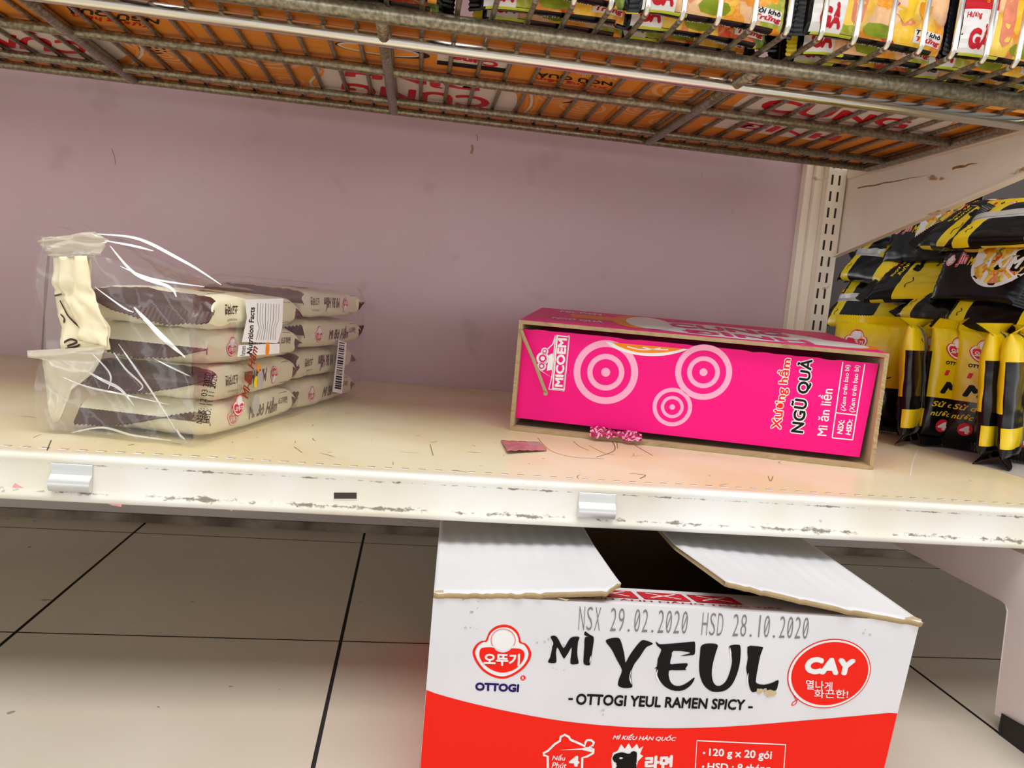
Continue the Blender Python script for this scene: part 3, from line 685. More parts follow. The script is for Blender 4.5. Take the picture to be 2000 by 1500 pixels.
ordw = ['first', 'second', 'third', 'fourth', 'fifth', 'sixth', 'seventh']; depth = ['front', 'second', 'third', 'rear']
R = random.Random(12)
for ci, cx in enumerate(cols):
    for k in range(4):
        y = 0.0855 + 0.0288 * k; z = CZ + 0.056 + R.uniform(0, .002) + (.001 if k else .004); dx = R.uniform(-.006, .006) + .008 * k * (1 if ci % 2 else -.4)
        tilt = R.uniform(-.02, .05); rl = R.uniform(-.035, .035)
        xax = V((math.sin(rl), math.sin(tilt), math.cos(tilt))); yax = V((-1, 0, math.sin(rl)))
        zax = xax.cross(yax).normalized(); yax = zax.cross(xax)
        fa = ['against the fence', 'one back from the fence', 'two back from the fence', 'at the rear'][k]
        place(protoF[(ci + 2 * k) % 3], USED, 'food-printed packet %s in the %s file from the left, wire shelf' % (fa, ordw[ci]), frame((cx + dx, y, z), xax, yax, zax), 'food-printed noodle packets on the wire shelf')

# --- cream packets of the bagged bundle
def cream_pack(i):
    p = Pack(0.116, 0.186, 0.0325, 5.0, 0.007, 0.0013, 5.7 * i + 31, ee=12)
    t = thing('cream_noodle_packet', 'x', 'noodle packet')
    b0 = .026
    def fn(s, v):
        cz = p.cross(s)[1]
        if v < .0105 and abs(cz - .12 * math.sin(s * 40 + i)) < .17 - .1 * (i % 2): return BROWN
        if v > p.L - .014 and cz < .2: return BROWN
        if v < .018 and cz > .36 and (i % 2): return BROWN
        if abs(s) < .04 and .05 < v < .15: return SOUP if abs(s) < .03 and .06 < v < .14 else CREAM
        return CREAM
    mb = p.body(fn, (.0105, .018, p.L - .014), 96, 46)
    qs = p.G / 4                       # middle of the +x side wall
    flip = i % 2
    def T4(v0, v1, h0, h1):            # text running along the length on the side wall; photo left = small v
        a = [(qs - h1, v0), (qs - h1, v1), (qs - h0, v1), (qs - h0, v0)]
        return [a[2], a[3], a[0], a[1]] if flip else a
    if flip:
        text(mb, p, T4(.030, .052, -.002, .007), '소고기라면', BROWNI, 1, .02); text(mb, p, T4(.034, .052, -.008, -.005), 'MÌ KIỂU HÀN QUỐC', BROWNI, 1)
        text(mb, p, T4(.066, .112, -.008, .008), 'Mì Bò Hầm', BROWNI, 1, .035, .35)
        c0 = (qs, .128)
    else:
        text(mb, p, T4(.080, .140, -.007, .008), 'Mì Bò Hầm', BROWNI, 1, .035, .35); text(mb, p, T4(.142, .162, -.001, .006), '소고기라면', BROWNI, 1, .02)
        c0 = (qs, .050)
    sg = -1 if not flip else 1
    emblem(mb, p, lambda x, y: (c0[0] + (y - 690) / 1500 * .026 * (1 if not flip else -1), c0[1] + (x - 750) / 1500 * .026 * (1 if not flip else -1)), REDL, WHITEI, 1, None, None)
    for k in range(7):
        v = .147 + k * .0024
        text(mb, p, [(qs + .012, v), (qs - .011, v), (qs - .011, v + .0013), (qs + .012, v + .0013)] if False else [(qs - .011, v), (qs - .011, v + .0014), (qs + .011, v + .0014), (qs + .011, v)], 'l', BROWNI, 1)
    stroke(mb, p, [(p.G * .15, .03 + .006 * j) for j in range(25)], .0006, BROWNI, 1)
    text(mb, p, [(.020, .04), (.020, .075), (.035, .075), (.035, .04)], 'Mì Bò Hầm', BROWNI, 1, .03, .3)
    mb.build('wrapper', t)
    p.sealmb(-1, BROWN, 1.6).build('end_seal', t); p.sealmb(1, BROWN, 1.0).build('end_seal', t)
    return t
protoC = [cream_pack(i) for i in range(4)]
BO = V((-0.1735, 0.068, 0)); BX = V((0.9622, -0.2724, 0)); BY = V((0.2724, 0.9622, 0))
def bag(lx, ly, lz): return BO + BX * lx + BY * ly + V((0, 0, lz))
R = random.Random(5); lay = ['bottom', 'second lowest', 'second highest', 'top']
for c in range(2):
    for k in range(4):
        th = 0.0312 if c == 0 else 0.0345
        a = R.uniform(-.03, .03); lx = -.058 + R.uniform(-.003, .003); ly = .094 + .184 * c + R.uniform(-.003, .003)
        bx = (BX * math.cos(a) + BY * math.sin(a)); by = BY * math.cos(a) - BX * math.sin(a)
        place(protoC[k if c == 0 else (k + 2) % 4], USED, '%s cream noodle packet of the %s stack in the clear bag' % (lay[k], 'front' if c == 0 else 'rear'), frame(bag(lx, ly, .0165 + th * k + .0005), bx, by, (0, 0, 1)), 'cream noodle packets in the clear bag')

# the clear bag
t = thing('plastic_bag', 'torn clear plastic bag wrapped around the cream noodle packets, mouth standing open', 'plastic bag', (0, 0, 0))
mb = MB(); NA = 72; NL = 46
def rect_loop(a, x0, x1, z0, z1):
    per = 2 * ((x1 - x0) + (z1 - z0)); d = a * per; w, h = x1 - x0, z1 - z0
    if d < h: return (x1, z0 + d)
    d -= h
    if d < w: return (x1 - d, z1)
    d -= w
    if d < h: return (x0, z1 - d)
    return (x0 + d - h, z0)
MOUTH = [(0.002, .002), (.006, .03), (.004, .07), (-.004, .112), (-.03, .141), (-.06, .158), (-.09, .167), (-.118, .168), (-.136, .160), (-.138, .12), (-.132, .07), (-.128, .03), (-.122, .004), (-.06, .0015)]
def mouth(a):
    k = a * len(MOUTH); i = int(k) % len(MOUTH); f = k - int(k); p, q_ = MOUTH[i], MOUTH[(i + 1) % len(MOUTH)]
    return (p[0] + (q_[0] - p[0]) * f, p[1] + (q_[1] - p[1]) * f)
def bagpt(u, v):
    ly = -.020 + .402 * v
    top = .130 + .013 * max(0, min(1, (ly - .15) / .08))
    ax, az = rect_loop(u, -.121, .0035, .0012, top); mx, mz = mouth(u)
    f = max(0.0, 1 - (ly + .02) / .135); f = f * f * (3 - 2 * f)
    lx = ax * (1 - f) + mx * f; lz = az * (1 - f) + mz * f
    e = max(0, (v - .93) / .07); lz = lz * (1 - e * .25) + .055 * e * .25
    n1 = noise.noise(V((lx * 55, ly * 22, lz * 55))) * .0028 + noise.noise(V((lx * 160, ly * 45, lz * 160 + 7))) * .0014
    cx, cz = -.058, .065; d = V((lx - cx, 0, lz - cz)).normalized(); amp = .8 + 2.0 * f
    lx += d.x * abs(n1) * amp; lz = max(.0009, lz + d.z * abs(n1) * amp)
    ly += .004 * noise.noise(V((lx * 40, lz * 40, 3)))
    return bag(lx, ly, lz)
mb.grid(bagpt, NA, NL, FILM)
# rear end fold
mb.grid(lambda u, v: bag(-.118 + .12 * u, .383 + .004 * noise.noise(V((u * 9, v * 9, 0))), .002 + v * .13), 10, 10, FILM)
# crumpled film hanging over the front ends of the packets
def frontpt(u, v):
    lx = -.128 + .13 * u; lz = .003 + .128 * v + .03 * v * (1 - u)
    n = noise.noise(V((u * 4 + v * 3, v * 3, 1.0))) + .6 * abs(noise.noise(V((u * 8 + v * 6, v * 3 - u * 2, 4.0)))) + .25 * abs(noise.noise(V((u * 17 + v * 14, v * 4, 8.0))))
    return bag(lx, -.014 + .013 * n - .012 * (1 - u), lz)
mb.grid(frontpt, 48, 48, FILM)
filmmb = mb
FLW = V((0.97, -0.24, 0)); FN = V((-0.24, -0.97, 0))
PB = V((-0.2835, 0.0780, 0)); hp = Plane(PB, (0.9622, -0.2724, 0), (0, 0, 1))
def ribbon(name, rows, m, amp, nu=10, nv=24, off=0.0, label=None, extra=None):
    mb = MB(); Rr = [[hp.px(*q_) for q_ in r] for r in rows]
    def f(u, v):
        k = v * (len(Rr) - 1); i = min(int(k), len(Rr) - 2); w = k - i
        A = [(Rr[i][0][c] * (1 - w) + Rr[i + 1][0][c] * w) for c in (0, 1)]; B = [(Rr[i][1][c] * (1 - w) + Rr[i + 1][1][c] * w) for c in (0, 1)]
        x, z = A[0] + (B[0] - A[0]) * u, A[1] + (B[1] - A[1]) * u
        n = noise.noise(V((u * 3, v * 6, off * 90))) + .5 * noise.noise(V((u * 8, v * 14, 5)))
        p = hp.at(x, max(z, .0012)); return p - hp.n * (-off) + (FN * (amp * n))
    mb.grid(f, nu, nv, m)
    if extra: extra(mb, f)
    o = mb.build(name, t, solid=.0004)
    if label: tag(o, label)
def curl(mb, f):
    pl_ = type('S', (), {})(); pl_.at = lambda u, v, l=0: f(u, v) + FN * .0012
    for pts in ([(.02, .42), (.15, .40), (.2, .395)], [(.14, .48), (.22, .6), (.34, .7), (.58, .86)], [(.1, .9), (.24, .87), (.34, .9), (.16, .94)], [(.1, .97), (.3, .95), (.4, .93)], [(.1, .62), (.14, .66), (.10, .70)]):
        stroke(mb, pl_, smooth(pts, 5, False), .022, BROWNI, 1)
ribbon('header_strip', [((105, 500), (177, 498)), ((104, 552), (178, 560)), ((110, 590), (186, 588)), ((118, 640), (213, 640)), ((122, 688), (216, 683))], CREAMF, .003, label='cream printed header strip', extra=curl)
ribbon('header_fold', [((122, 502), (176, 500)), ((124, 560), (184, 562)), ((140, 600), (200, 600)), ((158, 640), (215, 640)), ((160, 665), (216, 678))], CREAMF, .004, off=.004, label='folded flap of the cream header')
ribbon('torn_header', [((64, 684), (214, 676)), ((68, 697), (210, 690)), ((93, 700), (190, 730)), ((100, 770), (150, 760)), ((112, 825), (126, 820))], FILMH, .003, off=.006, label='translucent torn lower flap')
ribbon('film_crest', [((86, 466), (186, 452)), ((80, 475), (214, 470)), ((90, 490), (200, 500)), ((108, 503), (178, 503))], FILMH, .006, off=.002)
GLINT = m_film('film_glint', (250, 248, 244), 0.5, 1.2)  # hazy white strips that paint the glints along the film's creases
cp = Plane(bag(0, -.027, 0), BX, (0, 0, 1), -BY)
mb = MB()
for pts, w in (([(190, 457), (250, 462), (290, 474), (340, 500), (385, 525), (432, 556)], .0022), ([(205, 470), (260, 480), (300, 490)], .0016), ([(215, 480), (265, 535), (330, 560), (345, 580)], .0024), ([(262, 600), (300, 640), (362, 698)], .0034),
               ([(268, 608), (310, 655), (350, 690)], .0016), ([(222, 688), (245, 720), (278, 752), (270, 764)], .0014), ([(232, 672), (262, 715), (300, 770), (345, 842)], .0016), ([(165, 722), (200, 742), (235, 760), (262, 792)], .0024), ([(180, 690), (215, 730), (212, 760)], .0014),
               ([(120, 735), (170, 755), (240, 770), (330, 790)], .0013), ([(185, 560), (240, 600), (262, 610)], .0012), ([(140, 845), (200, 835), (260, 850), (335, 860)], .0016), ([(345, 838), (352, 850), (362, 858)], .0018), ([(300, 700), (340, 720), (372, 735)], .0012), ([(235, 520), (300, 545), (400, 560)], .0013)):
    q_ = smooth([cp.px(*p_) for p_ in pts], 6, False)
    stroke(mb, cp, q_, lambda t_, w=w: w * (.25 + .9 * math.sin(math.pi * t_)), GLINT, 1)
tag(mb.build('film_glint', t), 'whitish strips painting glints along the film creases')
# marks printed on the side of the bag, stickers inside it
sp = Plane(bag(.0075, 0, 0), BY, (0, 0, 1), BX)
mb = filmmb
textpx(mb, sp, q4(383, 826, 400, 727, 412, 728, 394, 828), 'NSX: 12 03 2020', BLACKI, 1); textpx(mb, sp, q4(396, 826, 414, 731, 425, 733, 408, 827), 'HSD: 11 11 2020', BLACKI, 1)
textpx(mb, sp, q4(466, 774, 488, 672, 504, 678, 484, 780), 'Mì Bò Hầm', mat('rust_red_ink', (150, 60, 34), .4), 1, .03, .35)
e0 = sp.px(466, 792); emblem(mb, sp, lambda x, y: (e0[0] + (x - 750) / 1500 * .030, e0[1] - (y - 690) / 1500 * .030), REDL, WHITEI, 1)
for (x, y, r, m) in ((508, 742, .0065, SILVER), (500, 790, .007, SILVER), (500, 746, .004, YELI), (505, 718, .003, ORANGEI)): disc(mb, sp, sp.px(x, y), r, m, 1, ry=r * 1.4, n=20)
mb.build('film', t)
mb = MB(); q_ = [(478, 585), (553, 583), (551, 640), (542, 670), (472, 668), (482, 620)]
polypx(mb, sp, q_, WHITEI, 1)
textpx(mb, sp, q4(481, 690, 487, 600, 497, 600, 492, 692), 'Nutrition Facts', BLACKI, 2, .02)
for k in range(9):
    strokepx(mb, sp, [(503 + 5.2 * k, 592 + .2 * k), (502 + 5.2 * k, 625), (506 + 4 * k, 640), (500 + 4.6 * k, 664)], .0007 if k % 3 else .0011, GREYI, 2)
polypx(mb, sp, [(466, 674), (546, 671), (545, 690), (463, 697)], WHITEI, 1)
textpx(mb, sp, q4(468, 695, 470, 676, 480, 676, 478, 694), 'lamen', BLACKI, 2); disc(mb, sp, sp.px(522, 682), .004, ORANGEI, 2, ry=.007)
tag(mb.build('nutrition_sticker', t), 'white nutrition sticker')
mb = MB(); polypx(mb, sp, [(661, 664), (677, 670), (668, 769), (649, 765)], WHITEI, 1)
R = random.Random(9); y = 668.0
while y < 756:
    w = R.choice([1.2, 2, 3.2]); f = (y - 664) / 101; xl = 660 - 10 * f; xr = 674 - 8 * f
    polypx(mb, sp, [(xl + 2.5, y), (xr - 1, y + 2), (xr - 1, y + 2 + w), (xl + 2.5, y + w)], BLACKI, 2); y += w + R.choice([1.3, 2, 2.8])
tag(mb.build('barcode_sticker', t), 'white barcode sticker')

# ================================================================= pink carton lying on its side
PA = V((0.1125, 0.2395, 0)); PX = V((0.966, -0.2584, 0)).normalized(); PY = V((-PX.y, PX.x, 0)); CW, CH, CD = 0.3865, 0.1228, 0.245
pink = thing('pink_carton', 'bright pink noodle carton lying on its side on the shelf, open end forward', 'carton', PA, math.atan2(PX.y, PX.x))
PI_ = pink.matrix_basis.inverted()
class Loc(Plane):
    """plane given in the carton's own axes; pixels are turned into its uv"""
    def __init__(s, M, o, ex, ey, n):
        s.M = M; super().__init__(o, ex, ey, n); s.w = Plane(M @ V(o), M.to_3x3() @ V(ex), M.to_3x3() @ V(ey), M.to_3x3() @ V(n))
    def px(s, x, y): return s.w.px(x, y)
PM = Matrix.Rotation(math.atan2(PX.y, PX.x), 4, 'Z'); PM.translation = PA
th = 0.0042
def torn_panel(mb, p0, ex, ey, n, L, D, mout, front_jag=0.0016, med=KRAFT):
    """cardboard panel L x D, thickness th along -n, with a ragged edge at v=0"""
    p0, ex, ey, n = V(p0), V(ex), V(ey), V(n); k = 60; R = random.Random(int(L * 1e4))
    jag = [(R.random() ** 3 * front_jag * (1.8 if R.random() > .8 else 1)) for _ in range(k + 1)]
    top = [p0 + ex * (L * i / k) + ey * (-jag[i]) for i in range(k + 1)]; bk = [p0 + ex * (L * i / k) + ey * D for i in range(k + 1)]
    lowf = [p0 + ex * (L * i / k) + ey * (-jag[(i * 7 + 3) % k] * .8) - n * th for i in range(k + 1)]; lowb = [q_ - n * th for q_ in bk]
    A = len(top)
    vs = top + bk + lowf + lowb
    fo = [(i, i + 1, A + i + 1, A + i) for i in range(k)]; fu = [(2 * A + i, 3 * A + i, 3 * A + i + 1, 2 * A + i + 1) for i in range(k)]; fe = [(i, 2 * A + i, 2 * A + i + 1, i + 1) for i in range(k)]
    fx = [(0, A, 3 * A, 2 * A), (k, 2 * A + k, 3 * A + k, A + k), (A, 3 * A, 3 * A + k, A + k)]
    mb.add(vs, fo + fu + fe + fx, [mout] * k + [KRAFTD] * k + [med] * (k + 3))
mb = MB()
RISE = .060
torn_panel(mb, (0, 0, CH), (1, 0, 0), (0, 1, RISE), (0, -RISE, 1), CW, CD, PINK, .0022)
torn_panel(mb, (0, 0, 0.0002), (1, 0, 0), (0, 1, 0), (0, 0, -1), CW, CD, PINK, .002)
torn_panel(mb, (0, 0, 0.004), (0, 0, 1), (0, 1, 0), (-1, 0, 0), CH - .008, CD, PINK)
for x_ in (.0005, CW - .0045): mb.prism([(x_, 0, CH - .006), (x_, CD, CH - .006), (x_, CD, CH - .003 + RISE * CD)], (.004, 0, 0), PINK)
torn_panel(mb, (CW, 0, 0.004), (0, 0, 1), (0, 1, 0), (1, 0, 0), CH - .008, CD, PINK, .002)
mb.box((0.004, CD - .006, .004), (CW - .004, CD - .002, CH + .009), PINK)
# print on the top face
tp = Loc(PM, (0, 0, CH), (1, 0, 0), (0, 1, RISE), (0, -RISE, 1))
def ell(c, rx, ry, m, l): disc(mb, tp, c, rx, m, l, ry=ry)
ell((.235, .10), .115, .085, WHITEI, 1); ell((.13, .13), .03, .10, ORANGEI, 2); ell((.145, .13), .028, .095, WHITEI, 3); ell((.345, .06), .05, .04, ORANGEI, 1); ell((.335, .065), .05, .04, WHITEI, 2)
text(mb, tp, [(.17, .165), (.31, .165), (.31, .10), (.17, .10)], 'CUNG', PINK, 4, .03); text(mb, tp, [(.18, .085), (.32, .085), (.32, .03), (.18, .03)], 'ĐÌNH', PINK, 4, .03)
text(mb, tp, [(.03, .215), (.085, .215), (.085, .18), (.03, .18)], 'MICOEM', WHITEI, 2, .03); poly(mb, tp, [(.045, .17), (.10, .17), (.105, .11), (.05, .11)], ORANGEI, 1); text(mb, tp, [(.03, .09), (.09, .09), (.09, .055), (.03, .055)], 'NGŨ QUẢ', WHITEI, 2, .04)
mb.build('carton_body', pink)
# the pink end flap sunk inside the opening
FY_ = 0.010
fp = Loc(PM, (0, FY_, 0), (1, 0, 0), (0, 0, 1), (0, -1, 0))
mb = MB()
TLq = fp.px(1012, 640); TRq = fp.px(1722, 711); BRq = fp.px(1696, 895); BLq = fp.px(1001, 815)
x0_, x1_ = .0045, min(TRq[0], CW - .006)
k = 50; R = random.Random(2)
up = [(x0_ + (x1_ - x0_) * i / k, min(CH - .0055, (TLq[1] + (TRq[1] - TLq[1]) * i / k)) - R.random() ** 4 * .0012) for i in range(k + 1)]
lo = [(x0_ + (x1_ - .006 - x0_) * i / k, max(.006, BLq[1] + (BRq[1] - BLq[1]) * i / k)) for i in range(k + 1)]
vs = [fp.at(*p_) for p_ in up] + [fp.at(*p_) for p_ in lo]; vb = [p_ + V((0, .004, 0)) for p_ in vs]; A = k + 1
mb.add(vs + vb, [(i, A + i, A + i + 1, i + 1) for i in range(k)] + [(2 * A + i, 2 * A + i + 1, 3 * A + i + 1, 3 * A + i) for i in range(k)] + [(i, i + 1, 2 * A + i + 1, 2 * A + i) for i in range(k)] + [(A + i, 3 * A + i, 3 * A + i + 1, A + i + 1) for i in range(k)] + [(0, 2 * A, 3 * A, A), (k, A + k, 3 * A + k, 2 * A + k)],
       [PINK] * k + [KRAFTD] * k + [KRAFT] * (2 * k + 2))
def target(c, r):
    cc = fp.px(*c)
    for a, b_ in ((1.0, .79), (.575, .41), (.14, 0.0)):
        n = 56; ring = []
        disc(mb, fp, cc, r * a, PINKL, 1, r0=b_ / a, n=n)
target((1183, 727), .0352); target((1374, 727), .0300); target((1313, 795), .0212)
# bowl rim cut off at the torn upper edge
polypx(mb, fp, smooth([(1183, 668), (1195, 677), (1215, 686), (1250, 694), (1290, 695), (1320, 690), (1345, 682)], 4, False), WHITEI, 2)
polypx(mb, fp, smooth([(1196, 669), (1212, 678), (1245, 688), (1290, 689), (1318, 685), (1335, 681)], 4, False), ORANGEI, 3)
for yy in (0, 1): strokepx(mb, fp, smooth([(1225 + 30 * yy, 677 + yy), (1255 + 20 * yy, 683 - yy), (1290 + 15 * yy, 680 + 3 * yy)], 4, False), .0012, WHITEI, 4)
# badge with a gable and lettering, turned on its side
strokepx(mb, fp, [(1111, 655), (1101, 764), (1072, 760), (1078, 735)], .0012, WHITEI, 2); strokepx(mb, fp, [(1085, 655), (1080, 672), (1066, 685), (1068, 705), (1054, 722), (1078, 738), (1085, 655)], .0012, WHITEI, 2)
polypx(mb, fp, [(1087, 654), (1113, 657), (1103, 762), (1078, 760)], WHITEI, 2); polypx(mb, fp, [(1090, 657), (1110, 659), (1100, 759), (1081, 757)], PINK, 3)
textpx(mb, fp, q4(1083, 755, 1090, 660, 1108, 661, 1099, 756), 'MICOEM', WHITEI, 4, .04)
for dx, dy, r in ((1060, 700, .007), (1058, 715, .005), (1064, 686, .004)): disc(mb, fp, fp.px(dx, dy), r, WHITEI, 2, n=24); disc(mb, fp, fp.px(dx, dy), r * .62, PINK, 3, n=24); disc(mb, fp, fp.px(dx, dy), r * .35, WHITEI, 4, n=20)
polypx(mb, fp, [(1072, 693), (1080, 690), (1080, 722), (1068, 724)], WHITEI, 2)
def outlined(quad, body, m, wide, bold):
    textpx(mb, fp, quad, body, WHITEI, 2, bold + wide, 0.0, 1); textpx(mb, fp, quad, body, m, 3, bold, 0.0, 1)
outlined(q4(1500, 836, 1524, 700, 1549, 702, 1530, 838), 'Xương hầm', REDI, .07, .02)
outlined(q4(1537, 842, 1560, 700, 1590, 704, 1572, 846), 'NGŨ QUẢ', BLACKI, .07, .03)
textpx(mb, fp, q4(1590, 850, 1600, 758, 1627, 760, 1614, 852), 'Mì ăn liền', WHITEI, 2, .01)
bxp = [(1646, 707), (1625, 855), (1665, 859), (1689, 711)]
for a, b_ in ((0, 1), (1, 2), (2, 3)): strokepx(mb, fp, [bxp[a], bxp[b_]], .0011, WHITEI, 2)
strokepx(mb, fp, [(1668, 709), (1645, 857)], .0004, PINK, 1); strokepx(mb, fp, [(1632, 806), (1674, 811)], .0011, WHITEI, 2)
textpx(mb, fp, q4(1634, 846, 1638, 820, 1650, 821, 1645, 848), 'NSX:', WHITEI, 2, .03); textpx(mb, fp, q4(1651, 848, 1655, 819, 1666, 820, 1661, 850), 'HSD:', WHITEI, 2, .03)
textpx(mb, fp, q4(1641, 801, 1651, 712, 1662, 713, 1653, 803), '(Xem trên bao bì)', WHITEI, 2, .01); textpx(mb, fp, q4(1658, 804, 1669, 713, 1681, 714, 1671, 806), '(Xem trên bao bì)', WHITEI, 2, .01)
tag(mb.build('end_flap', pink), 'pink printed end flap with pale target rings')
# edge of the narrow side flap, slanting across the left corner
mb = MB(); s0, s1 = fp.px(1016, 642), fp.px(1064, 762)
def strip(u, v): return V((s0[0] + (s1[0] - s0[0]) * v + .0048 * u, -.001 + .006 * math.sin(v * 2.2) * (1 - v) - .001, s0[1] + (s1[1] - s0[1]) * v - .0012 * u - .0005 * math.sin(9 * v)))
mb.grid(strip, 3, 20, KRAFT)
mb.grid(lambda u, v: V((s1[0] + .0045 * u, -.0015 - .001 * v, s1[1] - .004 * v - .001 + .002 * abs(u - .5))), 3, 3, KRAFT)
tag(mb.build('side_flap', pink, solid=.0012), 'bare cardboard edge of the folded side flap')
# torn wrapper hanging from the lower gap
t = thing('torn_wrapper', 'crumpled bit of pink wrapper caught in the lower gap of the pink carton', 'scrap', PM @ V((.105, -.001, .0045)), math.atan2(PX.y, PX.x))
mb = MB()
def crump(u, v):
    n = noise.noise(V((u * 7, v * 4, 2))); hgt_ = .35 + .65 * abs(math.sin(u * 5.2 + .6)) + .25 * noise.noise(V((u * 9, 1, 1)))
    return V((.056 * u - .016, -.002 - .010 * v * hgt_ + .004 * n, .0045 + (.010 * (1 - v) - .004) * hgt_ - .006 * u * (1 - v) * .2 + .004 * noise.noise(V((u * 12, v * 7, 5)))))
DPK = mat('dull_pink_wrapper', (196, 30, 96), .35, var=.3, vscale=200)
mb.grid(crump, 70, 18, lambda u, v: PINKL if math.sin(u * 34 + 5 * math.sin(v * 5 + u * 6)) > .62 else DPK)
mb.build('crumpled_foil', t, solid=.0004)

# paper scrap on the shelf
mb = MB(); zq = [on_z(*q_, 0) for q_ in ((978, 863), (1054, 866), (1068, 882), (990, 888))]
c = sum(zq, V()) / 4
def scr(u, v):
    a = zq[0].lerp(zq[1], u); b_ = zq[3].lerp(zq[2], u); p_ = a.lerp(b_, v) - c; p_.z = .0012 + .0022 * abs(noise.noise(V((u * 5, v * 4, 1)))) + .002 * v * (1 - u); return p_
mb.grid(scr, 14, 8, lambda u, v: mat('grey_pink_paper', (176, 140, 140), .7) if u > .62 and v < .55 else PAPERP)
o = mb.build('paper_scrap', solid=.0005); o.location = c
tag(o, 'small torn scrap of faded pink paper on the shelf before the pink carton', 'scrap')

# ================================================================= white and red carton on the floor
CT = -0.056
ca = on_z(847, 1159, CT); cb = on_z(1797, 1214, CT); QX = (cb - ca).normalized(); WW = (cb - ca).length; WH = CT - FZ; WD = 0.255
ang = math.atan2(QX.y, QX.x); WM = Matrix.Rotation(ang, 4, 'Z'); WM.translation = V((ca.x, ca.y, FZ))
wc = thing('white_carton', 'white and red noodle carton with open top flaps, on the tiled floor under the shelf', 'carton', WM.translation, ang)
mb = MB(); ft = .004
TAP = .040
class Tap(Loc):
    def px(s, x, y):
        u, v = s.w.px(x, y); return (u / (1 - TAP * (1 - v / WH)), v)
fpn = Tap(WM, (0, 0, 0), (1, 0, 0), (0, 0, 1), (0, -1, 0))
# four walls and base
mb.box((0, 0, .0), (WW, ft, WH), CARTONW); mb.box((0, WD - ft, 0), (WW, WD, WH), CARTONW); mb.box((0, ft, 0), (ft, WD - ft, WH), CARTONW); mb.box((WW - ft, ft, 0), (WW, WD - ft, WH), CARTONW)
KIN = mat('carton_inside_shade', (112, 84, 58), .9)  # kraft darkened to paint in the shade inside the box
mb.box((ft, ft, 0), (WW - ft, WD - ft, ft), KIN)
mb.box((ft, ft, ft), (WW - ft, ft + .0004, WH - .002), KIN); mb.box((ft, WD - ft - .0004, ft), (WW - ft, WD - ft, WH - .002), KIN)
for x_ in (ft, WW - ft - .0004): mb.box((x_, ft, ft), (x_ + .0004, WD - ft, WH - .002), KIN)
# red lower field of front
curve = smooth([(700, 1300), (828, 1347), (950, 1380), (1100, 1408), (1250, 1421), (1400, 1420), (1560, 1408), (1765, 1389), (1900, 1370)], 6, False)
cu = [fpn.px(*q_) for q_ in curve]; cu = [(u, v) for u, v in cu if 0 < u < WW]
poly(mb, fpn, [(0.0003, cu[0][1] + .002)] + cu + [(WW - .0003, cu[-1][1]), (WW - .0003, .0005), (.0003, .0005)], REDI, 1)
lpn = Loc(WM, (0, 0, 0), (0, 1, 0), (0, 0, 1), (-1, 0, 0)); poly(mb, lpn, [(.0, .098), (.1, .094), (WD, .09), (WD, .0005), (0, .0005)], REDI, 1)
poly(mb, lpn, smooth([(.02, .12), (.06, .112), (.1, .118), (.1, .137), (.05, .140)], 4), REDI, 1)
rpn = Loc(WM, (WW, 0, 0), (0, 1, 0), (0, 0, 1), (1, 0, 0)); poly(mb, rpn, [(.0, .098), (WD, .09), (WD, .0005), (0, .0005)], REDI, 1)
# date stamp
def stamp(q_, body):
    n = len(body); L = lambda a, b_, t_: (a[0] + (b_[0] - a[0]) * t_, a[1] + (b_[1] - a[1]) * t_)
    for i, ch in enumerate(body):
        if ch == ' ': continue
        a, b_ = (i + .08) / n, (i + .80) / n; lo = 0.0
        if ch == '1': a, b_ = (i + .40) / n, (i + .56) / n
        Q_ = [L(q_[0], q_[1], a), L(q_[0], q_[1], b_), L(q_[3], q_[2], b_), L(q_[3], q_[2], a)]
        if ch == '.':
            Q_ = [L(Q_[3], Q_[0], .12), L(Q_[2], Q_[1], .12), Q_[2], Q_[3]]; Q_ = [L(Q_[0], Q_[1], .3), L(Q_[0], Q_[1], .7), L(Q_[3], Q_[2], .7), L(Q_[3], Q_[2], .3)]
        textpx(mb, fpn, Q_, ch, GREYI, 2, -.012)
        if ch == '0': strokepx(mb, fpn, [L(Q_[3], Q_[1], .22), L(Q_[3], Q_[1], .78)], .0006, GREYI, 2)
stamp(q4(1131, 1184, 1348, 1194, 1344, 1238, 1128, 1230), 'NSX 29.02.2020'); stamp(q4(1372, 1196, 1584, 1206, 1580, 1248, 1368, 1240), 'HSD 28.10.2020')
# badge
emblem(mb, fpn, lambda x, y: fpn.px(900 + x * 160 / 1500, 1200 + y * 160 / 1500), REDI, WHITEI, 1, True, NAVYI)
disc(mb, fpn, fpn.px(1021.5, 1324), .0019, REDI, 1, n=20); textpx(mb, fpn, q4(1019, 1321, 1024, 1321, 1024, 1327, 1019, 1327), 'R', WHITEI, 2)
